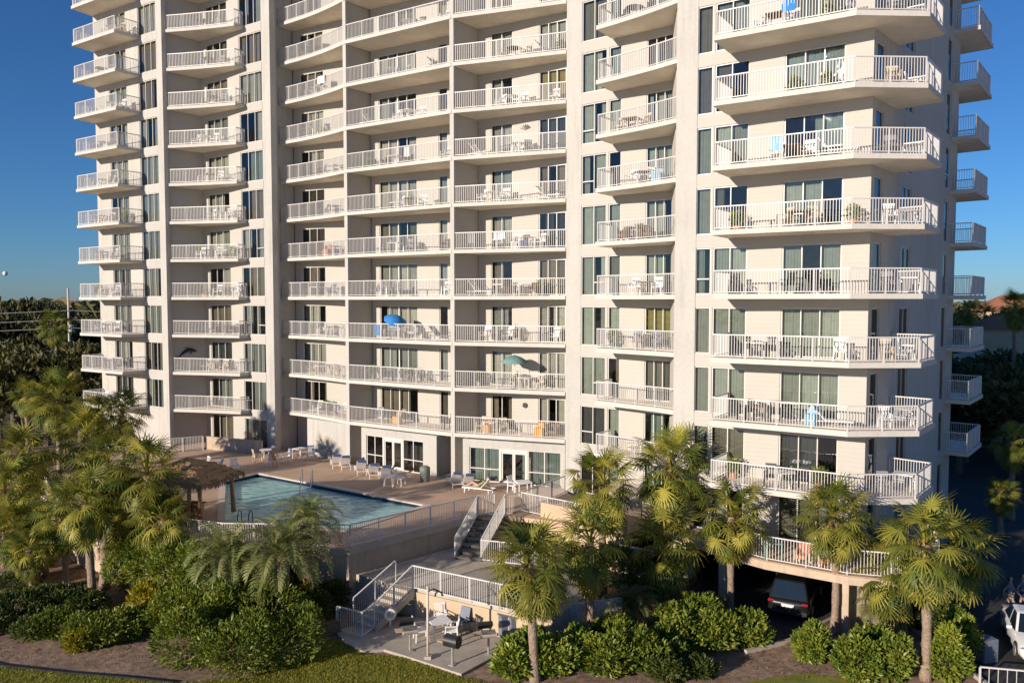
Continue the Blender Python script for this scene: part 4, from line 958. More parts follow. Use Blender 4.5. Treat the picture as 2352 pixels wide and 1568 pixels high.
def lounger_parts():
    """chaise with raised back, head at +Y"""
    fr = MB(); bed = MB(); back = MB()
    for x in (-0.30,0.30): fr.bar((x,-0.95,0.30),(x,0.95,0.30),0.04)
    for y in (-0.95,-0.1,0.95): fr.bar((-0.30,y,0.30),(0.30,y,0.30),0.035)
    for x, y in ((-0.30,-0.8),(0.30,-0.8),(-0.30,0.75),(0.30,0.75)): fr.bar((x,y,0),(x,y,0.30),0.04)
    for i in range(11): bed.cbox((0,-0.9+0.105*i,0.335),(0.56,0.085,0.025))
    a = radians(48); 
    for i in range(8):
        t = 0.06+0.1*i; back.cbox((0,0.24+t*cos(a),0.34+t*sin(a)),(0.56,0.085,0.025),rx=a)
    for x in (-0.30,0.30): back.bar((x,0.22,0.33),(x,0.22+0.86*cos(a),0.33+0.86*sin(a)),0.035)
    return fr, bed, back
FLAT = {
 'white resin chair': flat_chair('resin', 'white_plastic'), 'tan resin chair': flat_chair('resin', 'tan_plastic'),
 'grey sling chair': flat_chair('sling', 'grey_sling'), 'white sling chair': flat_chair('sling', 'white_plastic'),
 'brown wicker chair': flat_chair('wicker', 'brown_wicker'), 'navy sling chair': flat_chair('sling', 'navy'), 'black metal chair': flat_chair('resin', 'dark_metal'),
}
def flat_table(kind, m):
    t_, l_ = table_parts(kind); return merged(t_, *l_).mesh('patio_table', m)
TABLES = {'white round table': flat_table('round', 'white_plastic'), 'brown square table': flat_table('square', 'brown_wicker'), 'white square table': flat_table('square', 'white_plastic'), 'black round table': flat_table('round', 'dark_metal')}
fl_, fb_, fk_ = lounger_parts(); LOUNGE = {'white sun lounger': merged(fl_, fb_, fk_).mesh('sun_lounger', 'white_plastic'), 'grey sun lounger': merged(fl_, fb_, fk_).mesh('sun_lounger', 'grey_sling')}
rf = random.Random(77)
SPANS = {'a': ((-35.0,64.9),(-30.3,61.8),(-33.9,66.3),(-29.2,63.2)), 'b': ((-26.0,61.8),(-20.7,60.4),(-23.8,63.4),(-20.4,61.2)), 'c': ((-17.2,60.2),(-11.5,55.6),(-16.4,61.4),(-10.7,58.0)),
 'd': ((-11.0,55.1),(-4.1,50.7),(-9.7,56.8),(-3.2,53.0)), 'e': ((-3.3,50.3),(2.9,48.1),(-2.0,52.2),(3.2,49.4)), 'f': ((4.9,43.5),(8.0,40.3),(5.8,45.1),(8.5,43.1)), 'g': ((9.6,36.3),(14.0,33.4),(10.6,38.0),(15.2,34.9))}
def bal_pt(nm, u, v):
    a, b, c, d = (Vector(p) for p in SPANS[nm]); return a.lerp(b, u).lerp(c.lerp(d, u), v)
PLACE = {0: 'left end', 1: 'middle', 2: 'right end'}
WORDS = ['at the left end', 'left of the middle', 'in the middle', 'right of the middle', 'at the right end']
def spot_word(u): return WORDS[min(4, int(u*5))]
TOPK = {'a': 11, 'b': 11, 'c': 11, 'd': 10, 'e': 9, 'f': 9, 'g': 8}
taken = set()
def balcony_item(nm, k, kind, u, v, rz):
    st = BAYS[nm]['stack']; p = bal_pt(nm, u, v); me = FLAT.get(kind) or TABLES.get(kind) or LOUNGE.get(kind)
    base = 'patio_chair' if kind in FLAT else 'patio_table' if kind in TABLES else 'sun_lounger'
    lab = f"{kind} {spot_word(u)} of the {ORD[k]} balcony up, {st}"
    if lab in taken: return
    taken.add(lab)
    o = put(base, me, None, (p.x, p.y, LV(k)+0.006), rz)
    tag(o, lab, 'chair' if base == 'patio_chair' else 'table' if base == 'patio_table' else 'lounger', 'furniture on the ' + st)
FACE = math.atan2(-0.55, 0.83)      # chairs along the wall look out over the rail
CH = ['white resin chair', 'white resin chair', 'white sling chair', 'tan resin chair', 'grey sling chair', 'brown wicker chair', 'black metal chair']
for nm in 'abcdefg':
    for k in range(1, TOPK[nm]+1):
        if rf.random() < 0.07: continue
        ck = rf.choice(CH); tk = rf.choice(list(TABLES)); wide = nm in 'deg'
        u0 = rf.uniform(0.12, 0.55)
        balcony_item(nm, k, ck, u0, 0.45, FACE+rf.uniform(-0.7,0.3)); du = 0.30 if nm in 'abcf' else 0.2
        balcony_item(nm, k, tk, min(0.95,u0+du*0.62), 0.42, FACE)
        balcony_item(nm, k, ck, min(0.97,u0+du*1.25), 0.45, FACE+rf.uniform(-0.3,0.8))
        if wide and rf.random() < 0.8:
            if rf.random() < 0.5: balcony_item(nm, k, rf.choice(list(LOUNGE)), 0.86 if u0 < 0.4 else 0.14, 0.42, FACE+pi/2+rf.uniform(-0.2,0.2))
            else:
                balcony_item(nm, k, rf.choice(CH), 0.92 if u0 < 0.45 else 0.06, 0.4, FACE+rf.uniform(-0.6,0.6))
# corner terrace beyond the bend of the corner stack
for k in range(1, 9):
    if k in (2, 5): kinds = ['white resin chair', 'white round table']
    elif k in (3, 7): kinds = ['tan resin chair', 'white resin chair']
    else: kinds = ['grey sling chair', 'white square table']
    for kind, (x, y), rz in zip(kinds, ((16.1,34.1),(17.5,35.2)), (-0.2, 0.9)):
        me = FLAT.get(kind) or TABLES[kind]; nmx = 'patio_chair' if kind in FLAT else 'patio_table'
        tag(put(nmx, me, None, (x, y, LV(k)+0.006), rz), f"{kind} past the bend of the {ORD[k]} corner balcony, by its {'outer' if x > 17 else 'near'} rail", 'chair' if kind in FLAT else 'table', 'furniture past the bend of the corner balconies')
pot_leaf = {}
def pot_plant(nm, k, u, v, seed):
    rng = random.Random(seed); p = bal_pt(nm, u, v); lab = f"potted plant {spot_word(u)} of the {ORD[k]} balcony up, {BAYS[nm]['stack']}"
    if lab in taken: return
    taken.add(lab); t = thing('potted_plant', lab, 'plant', (p.x,p.y,LV(k)+0.006), 0, 'potted plants on the balconies')
    MB().lathe([(0.12,0),(0.17,0.28),(0.18,0.30)],12).build('pot', rng.choice(['terracotta','concrete','bluegrey']), t)
    if seed % 3 not in pot_leaf: pot_leaf[seed % 3] = leaf_cloud([(0,0,0.62,0.30,0.30,0.38)], 260, 0.16, rng, 0.3, 0.3).mesh('foliage','shrub')
    put('foliage', pot_leaf[seed % 3], t)
for i in range(34):
    nm = rf.choice('abcdefg'); k = rf.randint(1, TOPK[nm]); pot_plant(nm, k, rf.choice([0.04,0.97,0.5,0.75]), 0.7, i)
TW = [('blue_cloth','blue'),('pale_blue','pale blue'),('white_cloth','white'),('grey_cloth','grey')]
for i in range(6):
    nm = rf.choice('abcdefg'); k = rf.randint(2, TOPK[nm]); u = rf.uniform(0.1,0.9); m_, cn = rf.choice(TW); lab = f"{cn} towel on the {ORD[k]} balcony rail {spot_word(u)}, {BAYS[nm]['stack']}"
    if lab in taken: continue
    taken.add(lab); p = bal_pt(nm, u, 0.04); e0, e1 = Vector(SPANS[nm][0]), Vector(SPANS[nm][1]); tw_ = rf.uniform(0.45,0.8); th_ = rf.uniform(0.4,0.7); mb = MB(); n = 8; v = []; f = []
    for j in range(n+1):
        x = -tw_/2+tw_*j/n; w_ = 0.02*sin(j*1.7+i); v += [(x,-0.07+w_,1.10-th_),(x,-0.055,1.105),(x,0.055,1.105),(x,0.07+w_,1.10-th_*0.7)]
    for j in range(n):
        for q in range(3): f.append((4*j+q,4*j+4+q,4*j+5+q,4*j+1+q))
    o = mb.add(v, f).build('beach_towel', m_, None, True); o.location = (p.x,p.y,LV(k)); o.rotation_euler = (0,0,math.atan2((e1-e0).y,(e1-e0).x)); tag(o, lab, 'towel', 'towels on the balcony rails')
def with_parts(name, label, cat, loc, rz, parts, group=None, sc_=1.0):
    t = thing(name, label, cat, loc, rz, group); t.scale = (sc_,)*3
    for nm, mb, m in parts: mb.build(nm, m, t)
    return t
def chair(label, loc, rz, kind='resin', m='white_plastic', mseat=None, group=None):
    s_, b_, a_, l_ = chair_parts(kind)
    return with_parts('patio_chair', label, 'chair', loc, rz, [('seat', s_, mseat or m), ('backrest', b_, mseat or m), ('armrests', a_, m)]+[('leg', q, m) for q in l_], group)
def table(label, loc, rz, kind='round', m='white_plastic', group=None):
    t_, l_ = table_parts(kind); return with_parts('patio_table', label, 'table', loc, rz, [('tabletop', t_, m)]+[('leg', q, m) for q in l_], group)
def lounger(label, loc, rz, group='white loungers on the pool deck', m='white_plastic'):
    f_, b_, k_ = lounger_parts(); t = thing('sun_lounger', label, 'lounger', loc, rz, group)
    f_.build('frame', m, t); b_.build('bed', m, t); k_.build('backrest', m, t); MB().cbox((0,0.80,0.95),(0.5,0.07,0.16),rx=radians(48)).build('head_cushion', 'navy', t); return t
D = lambda x, y: tuple(G(x, y, DZ))
# salmon chairs on the corner terrace
for i, (x, y) in enumerate(((12.55,33.75),(13.35,33.25))):
    chair(f"salmon cushioned chair {'nearer the door' if i == 0 else 'nearer the palm'} on the corner terrace over the car", (x, y, 3.215), FACE, 'wicker', 'tan_plastic', 'terracotta', 'salmon chairs on the corner terrace')
table('small teal table beside the salmon chairs on the corner terrace', (11.4,34.6,3.215), 0, 'square', 'teal_cloth')
# pool deck furniture
chair('tan chair pulled back from the table by the low beige wall', D(592,1062), 2.2, 'resin', 'tan_plastic')
table('white round table by the low beige wall', D(612,1055), 0)
chair('white chair the seated bather uses beside the pool', D(628,1070), 0.6, 'resin')
chair('white chair right of the bather, near the shaded pier', D(657,1062), -0.8, 'resin')
table('long white table against the pier wall', D(690,1052), FACE, 'square')
chair('white chair between long table and vent wall', D(714,1055), 0.3, 'resin')
chair('dark sling chair under the wall vent', D(745,1058), 0.2, 'sling', 'grey_sling')
LD = [(772,1072,'first from the wall vent'),(792,1075,'second from the wall vent'),(828,1086,'before the dark storefront corner'),(856,1094,'before the dark storefront glass'),(884,1099,'nearest the storefront doors'),(1044,1115,'left one of the pair by the green storefront'),(1072,1119,'right one of the pair by the green storefront')]
for x, y, w in LD: lounger(f'white sun lounger with dark headrest, {w}', D(x, y), FACE+pi+0.9)
lounger('sun lounger the sunbather lies on, beside the deck gate', D(1100,1131), FACE+pi+1.75)
table('white round table on the open deck in front of the storefront', D(893,1118), 0)
chair('white chair beside the round table on the open deck', D(918,1114), 1.2)
table('small white table at the green storefront doors', D(1202,1133), 0.3, 'square')
chair('white chair at the small table by the green storefront', D(1180,1130), 0.9)
with_parts('rubbish_bin', 'grey green barrel bin beside the dark storefront', 'bin', D(976,1105), 0, [('body', MB().lathe([(0.27,0.0),(0.32,0.35),(0.33,0.75),(0.30,0.82)],16), 'green_bin'), ('lid', MB().lathe([(0.34,0.821),(0.32,0.90),(0.18,0.99),(0.02,1.0)],16), 'green_bin')])
# pool hardware
hr = MB(); a0 = G(706,1112,DZ); dirp = (Vector((-12,45,0))-Vector((a0.x,a0.y,0))).normalized()
for s_ in (-0.3,0.3):
    n_ = Vector((-dirp.y, dirp.x, 0))*s_; b0 = Vector((a0.x,a0.y,DZ))+n_-dirp*0.25
    hr.tube([b0, b0+Vector((0,0,0.85)), b0+dirp*0.2+Vector((0,0,0.95)), b0+dirp*0.9+Vector((0,0,0.75)), b0+dirp*1.9+Vector((0,0,0.05)), b0+dirp*2.1+Vector((0,0,-0.5))], 0.028, 8)
tag(hr.build('pool_handrail', 'chrome', None, True), 'bright steel handrail leading down into the pool steps', 'handrail')
ld = thing('pool_ladder', 'dark pool ladder rails on the near coping beside the hut', 'ladder', tuple(G(565,1203,DZ)), 0)
for s_ in (-0.28,0.28): MB().tube([(s_-0.0,-0.45,0),(s_,-0.42,0.55),(s_,-0.2,0.78),(s_,0.15,0.6),(s_,0.25,-0.6)], 0.025, 8).build('rail', 'dark_metal', ld, True)
for z in (-0.25,-0.5): MB().bar((-0.28,0.25,z),(0.28,0.25,z),0.06,0.03).build('rung', 'steel', ld)
# thatched bar by the pool
hut = thing('tiki_hut', 'thatched roof bar hut on wooden posts at the left pool edge', 'hut', (-17.0,41.35,DZ), radians(-14))
rfm = MB(); ew, ed = 2.15, 1.8
prof = [(1.0, 1.98), (0.88, 2.24), (0.5, 2.72), (0.06, 3.1)]
v = []; f = []
for t_, z in prof: v += [(-ew*t_,-ed*t_,z),(ew*t_,-ed*t_,z),(ew*t_,ed*t_,z),(-ew*t_,ed*t_,z)]
for i in range(3): f += [(i*4+k_, i*4+(k_+1)%4, (i+1)*4+(k_+1)%4, (i+1)*4+k_) for k_ in range(4)]
f += [(12,13,14,15),(3,2,1,0)]
rfo = rfm.add(v, f).build('roof', 'thatch', hut)
fr_ = MB(); rr = random.Random(3)
for side in range(4):
    for i in range(90):
        t_ = rr.random(); 
        c0 = [(-ew,-ed),(ew,-ed),(ew,ed),(-ew,ed)][side]; c1 = [(-ew,-ed),(ew,-ed),(ew,ed),(-ew,ed)][(side+1)%4]
        lvl = rr.choice([1.0,1.0,0.93,0.80,0.66,0.5]); x = (c0[0]+(c1[0]-c0[0])*t_)*lvl; y = (c0[1]+(c1[1]-c0[1])*t_)*lvl; z = 2.06+(1-lvl)*1.3
        ox, oy = x*0.035/lvl, y*0.035/lvl
        fr_.add([(x-0.05,y-0.05,z+0.06),(x+0.05,y+0.05,z+0.06),(x+ox+rr.uniform(-.05,.05),y+oy+rr.uniform(-.05,.05),z-rr.uniform(0.15,0.35))], [(0,1,2)])
fo = fr_.build('thatch_fringe', 'thatch', rfo); fo['kind'] = 'stuff'
for i, (x, y) in enumerate(((1.75,-1.4),(-1.75,-1.4),(1.75,1.4),(-1.75,1.4),(1.1,-1.4),(0.4,-1.4),(-0.4,-1.4))): MB().tube([(x,y,0),(x*0.97,y,1.0),(x*0.95,y*0.97,2.2)], [0.13,0.11,0.10], 8).build('post', 'orange_wood', hut, True)
MB().cbox((0.2,-1.15,0.55),(2.9,0.3,1.05)).build('counter', 'orange_wood', hut, bevel=0.02); MB().cbox((0.2,-1.2,1.10),(3.1,0.5,0.06)).build('counter_top', 'wood', hut)
# umbrellas and ornaments on the tower's balconies
def umbrella(label, loc, m, tilt=0.0, r=1.15, h=2.15, rz=0.0):
    t = thing('parasol', label, 'umbrella', loc, rz); MB().tube([(0,0,0),(0,0,h)], 0.022, 8).build('pole', 'white_plastic', t)
    v = [(0,0,h+0.02)]; f = []; n = 8
    for rr_, z in ((0.5,-0.16),(1.0,-0.42)):
        for i in range(16): a = i*pi/8; k_ = 1.0 if i % 2 == 0 else 0.93; v.append((r*rr_*k_*cos(a), r*rr_*k_*sin(a), h+z+(0.02 if i % 2 else -0.0)))
    for i in range(16): f += [(0,1+i,1+(i+1)%16),(1+i,17+i,17+(i+1)%16,1+(i+1)%16)]
    o = MB().add(v, f).build('canopy', m, t, True); o.rotation_euler = (tilt, 0, 0)
    sm_ = o.modifiers.new('thickness', 'SOLIDIFY'); sm_.thickness = 0.012
    for i in range(8): a = i*pi/4; b_ = MB().bar((0,0,h-0.06),(r*0.95*cos(a),r*0.95*sin(a),h-0.42),0.014).build('rib', 'steel', t); b_.rotation_euler = (tilt,0,0)
    MB().lathe([(0.24,0.0),(0.22,0.06),(0.04,0.09)],12).build('base', 'dark_metal', t)
p = bal_pt('d', 0.33, 0.35); umbrella('bright blue parasol tipped over the rail of the third balcony up, fourth stack', (p.x,p.y,LV(3)), 'blue_cloth', radians(32), 0.82, 1.9, 0.6)
p = bal_pt('e', 0.52, 0.30); umbrella('teal parasol open on the second balcony up, fifth stack', (p.x,p.y,LV(2)), 'teal_cloth', radians(6), 0.9, 2.15)
p = bal_pt('d', 0.30, 0.25); tag(put('beach_towel', MB().cbox((0,0,0.62),(0.55,0.04,0.75)).mesh('beach_towel','blue_cloth'), None, (p.x-0.5,p.y-0.15,LV(3)), FACE), 'blue towel hanging inside the rail below the blue parasol', 'towel')
def blob(pts, rs, n=10): return MB().tube(pts, rs, n)
# leaping fish sculpture on the second stack's divider
dv = Vector((-24.5,64.0))-Vector((-26.62,61.95)); dv.normalize(); dn = Vector((dv.y,-dv.x))
c0 = Vector((-26.62,61.95))+dv*1.35+dn*0.08; base_ = LV(2)+1.45
fs = thing('dolphin_sculpture', 'black leaping dolphin sculpture on the wall of the second stack', 'sculpture', (c0.x,c0.y,base_), math.atan2(dv.y, dv.x))
blob([(-0.75,0,-0.35),(-0.5,0,-0.12),(-0.15,0,0.12),(0.2,0,0.2),(0.5,0,0.12),(0.72,0,0.02)], [0.03,0.07,0.13,0.14,0.09,0.02]).build('body', 'dark_metal', fs, True)
for q in ([(-0.72,0,-0.32),(-0.98,0,-0.30),(-0.86,0,-0.40)],[(-0.72,0,-0.32),(-0.80,0,-0.62),(-0.90,0,-0.50)],[(-0.05,0,0.24),(-0.28,0,0.42),(0.08,0,0.30)],[(0.25,0,0.08),(0.12,0,-0.18),(0.38,0,0.04)]):
    v = [(x,-0.02,z) for x,y,z in q]+[(x,0.02,z) for x,y,z in q]; MB().add(v,[(0,1,2),(5,4,3),(0,3,4,1),(1,4,5,2),(2,5,3,0)]).build('fin','dark_metal',fs)
# round wall ornaments on the fifth stack
for k, lab in ((7,'grey shell shaped wall ornament on the seventh balcony wall, fifth stack'),(1,'small dark round clock on the first balcony wall, fifth stack')):
    dd = BAYS['e']['d']; s_ = along(BAYS['e']['P'], BAYS['e']['Q'], 1207); q = Vector(BAYS['e']['P'])+dd*s_; o = MB()
    if k == 7:
        for i in range(7): a = radians(20+i*23.3); o.bar((0,0,0),(0.38*cos(a),0,0.3*sin(a)),0.09,0.03)
    else: o.lathe([(0.16,-0.01),(0.17,0.0),(0.16,0.03)],14); o.v = [(x,z-0.05,y) for x,y,z in o.v]
    w_ = o.build('wall_ornament', 'grey_sling' if k == 7 else 'dark_metal'); w_.location = (q.x-0.02,q.y-0.03,LV(k)+1.75); w_.rotation_euler = (0,0,math.atan2(dd.y,dd.x)); tag(w_, lab, 'ornament')
# cloths and bins seen through the rails
for nm, k, u, m, lab in (('e',1,0.22,'orange_cloth','orange towel over a chair on the first balcony up, fifth stack'),('e',1,0.78,'orange_cloth','orange cushion on the first balcony up, fifth stack, right part'),('d',1,0.40,'orange_cloth','yellow cooler box on the first balcony up, fourth stack'),('f',6,0.8,'pale_blue','pale blue towels on the sixth balcony rail, sixth stack'),('g',2,0.72,'pale_blue','pale blue box cover on the second corner balcony'),('e',5,0.62,'navy','navy chair back on the fifth balcony up, fifth stack'),('c',5,0.62,'terracotta','faded red cushion on the fifth balcony up, third stack')):
    p = bal_pt(nm, u, 0.35); o = MB().cbox((0,0,0.28),(0.55,0.45,0.5)).cbox((0,0.2,0.65),(0.5,0.08,0.45),rx=radians(-12)).build('cushion' if 'cushion' in lab or 'chair back' in lab else 'cooler_box' if 'box' in lab else 'beach_towel', m, bevel=0.05)
    o.location = (p.x,p.y,LV(k)+0.02); o.rotation_euler = (0,0,FACE); tag(o, lab, 'cushion' if 'cushion' in lab or 'chair back' in lab else 'box' if 'box' in lab else 'towel')
# ---- barbecue patio
PZ = GZ+0.092
Pp = lambda x, y: tuple(G(x, y, PZ))
def grill(label, loc, rz, open_lid):
    t = thing('barbecue_grill', label, 'grill', loc, rz, 'pedestal grills on the patio'); t.scale = (0.86,)*3; MB().tube([(0,0,0),(0,0,0.82)], 0.055, 10).build('pedestal', 'steel', t)
    MB().cbox((0,0,0.02),(0.26,0.26,0.04)).build('foot_plate', 'steel', t)
    n = 14; v = []; f = []
    for x in (-0.34,0.34):
        for i in range(n+1): a = pi+pi*i/n; v.append((x, 0.27*cos(a), 1.06+0.26*sin(a)))
    for i in range(n): f.append((i, n+1+i, n+2+i, i+1))
    f += [tuple(range(n,-1,-1)), tuple(range(n+1,2*n+2))]
    MB().add(v, f).build('fire_box', 'concrete' if open_lid else 'dark_metal', t)
    gt = MB()
    for i in range(12): gt.bar((-0.32+0.058*i,-0.25,1.07),(-0.32+0.058*i,0.25,1.07),0.012)
    g_ = gt.build('grate', 'steel', t); g_['kind'] = 'stuff'
    v2 = [(x, y, 2*1.075-z) for x, y, z in v]; lid = MB().add(v2, [tuple(reversed(q)) for q in f]).build('lid', 'dark_metal', t)
    if open_lid: lid.location = (0,0.22,0.06); lid.rotation_euler = (radians(-38),0,0)
    MB().cbox((-0.52,0,1.02),(0.30,0.42,0.03)).build('side_shelf', 'tan_wall', t)
    return t
grill('open pedestal grill nearest the patio steps', Pp(942,1494), 0.3, True)
grill('closed black barrel grill at the patio front edge', Pp(1039,1526), -0.5, False)
grill('open pedestal grill nearest the leaning palm', Pp(1122,1503), 0.2, True)
lp = thing('lamp_post', 'slim pale lamp post with dark curved hood on the barbecue patio', 'lamp', Pp(983,1511), 0)
MB().cbox((0,0,0.06),(0.26,0.26,0.12)).build('base', 'concrete', lp); MB().tube([(0,0,0.1),(0,0,2.85)], 0.05, 10).build('pole', 'coping', lp, True)
MB().tube([(0,0,2.62),(0.22,0.05,2.72),(0.42,0.08,2.62)], 0.03, 8).build('arm', 'dark_metal', lp, True)
MB().tube([(0.28,0.06,2.42),(0.31,0.06,2.55),(0.42,0.08,2.62),(0.53,0.10,2.55),(0.56,0.10,2.42)], 0.035, 8).build('hood', 'dark_metal', lp, True)
table('white square table behind the lamp post on the patio', Pp(1008,1462), 0.5, 'square')
chair('white resin chair left of the patio table', Pp(968,1468), 1.9)
chair('white resin chair behind the patio table', Pp(1012,1440), 0.2)
chair('white resin chair right of the patio table, facing it', Pp(1036,1468), -1.5)
chair('blue grey sling chair in the patio corner shade', Pp(1058,1452), -0.6, 'sling', 'bluegrey')
chair('blue grey sling chair by the landing wall', Pp(1085,1448), 0.1, 'sling', 'bluegrey')
with_parts('barbecue_stool', 'tall dark stool against the landing wall', 'stool', Pp(1118,1440), 0, [('seat', MB().lathe([(0.02,0.72),(0.2,0.72),(0.2,0.77),(0.02,0.78)],12), 'dark_metal')]+[('leg', MB().bar((0.2*cos(a),0.2*sin(a),0),(0.12*cos(a),0.12*sin(a),0.73),0.03), 'dark_metal') for a in (0.7,2.3,3.9,5.5)])
for x, y, lab in ((1160,1462,'blue grey wheeled bin nearest the patio end'),(1182,1466,'taller blue grey wheeled bin beside the palm trunk')):
    with_parts('wheeled_bin', lab, 'bin', tuple(G(x,y,PZ)), 0.4, [('body', MB().prism([(-.24,-.24),(.24,-.24),(.24,.24),(-.24,.24)],0.06,0.92), 'bluegrey'), ('lid', MB().cbox((0,0,0.96),(0.56,0.58,0.07)), 'bluegrey')]+[('wheel', MB().tube([(x_,0.22,0.09),(x_+0.06,0.22,0.09)],0.09,10), 'rubber') for x_ in (-0.28,0.22)])
hb = G(893,1430,1.2); rg = thing('hose_reel', 'round white hose reel beside the patio steps', 'hose reel', (hb.x,hb.y+0.4,GZ+0.3), 0.3)
v = [(0.20*cos(a)*1.0,0,0.50+0.20*sin(a)) for a in [i*2*pi/18 for i in range(19)]]; MB().tube(v, 0.06, 8, cap=False).build('hose_coil', 'white_plastic', rg, True); MB().tube([(0,-0.08,0.55),(0,0.08,0.55)],0.08,12).build('hub','tan_wall',rg); MB().bar((0,0.03,0),(0,0.03,0.5),0.08).build('stand','steel',rg)
for x, y, lab in ((500,1085,'white slatted chair on the deck behind the hut'),(470,1082,'second white slatted chair behind the hut, further left'),(540,1088,'white slatted chair nearest the hut roof corner')):
    chair(lab, D(x,y), rf.uniform(-1,1))
# sloping wooden boards by the steps
bd = G(742,1470,GZ); tag(MB().cbox((bd.x,bd.y+0.3,GZ+0.28),(1.5,0.10,0.62),radians(35)).build('retaining_board', 'wood', bevel=0.02), 'weathered board edging at the foot of the steps by the bushes', 'board')
# beige canvas awning behind the palms
aw = thing('canvas_awning', 'beige canvas awning glimpsed between palms beside the walkway', 'awning', (6.0,40.6,DZ), radians(-38))
MB().add([(-1.3,-0.9,1.35),(1.3,-0.9,1.35),(1.3,0.9,1.75),(-1.3,0.9,1.75),(-1.3,-0.9,0.85),(1.3,-0.9,0.95)],[(0,1,2,3),(0,4,5,1)]).build('canopy','coping',aw)
for x in (-1.25,1.25):
    for y, h in ((-0.88,1.33),(0.88,1.72)): MB().bar((x,y,0),(x,y,h),0.05).build('post','rail',aw)
# bollard lamp in the left thicket
bl = thing('garden_lamp', 'thin brown garden lamp standing in the left thicket', 'lamp', tuple(G(277,1318,GZ)), 0)
MB().tube([(0,0,0),(0,0,1.7)],0.035,8).build('pole','tan_plastic',bl); MB().lathe([(0.05,1.70),(0.12,1.74),(0.12,2.05),(0.15,2.07),(0.03,2.2)],10).build('lantern','orange_wood',bl)
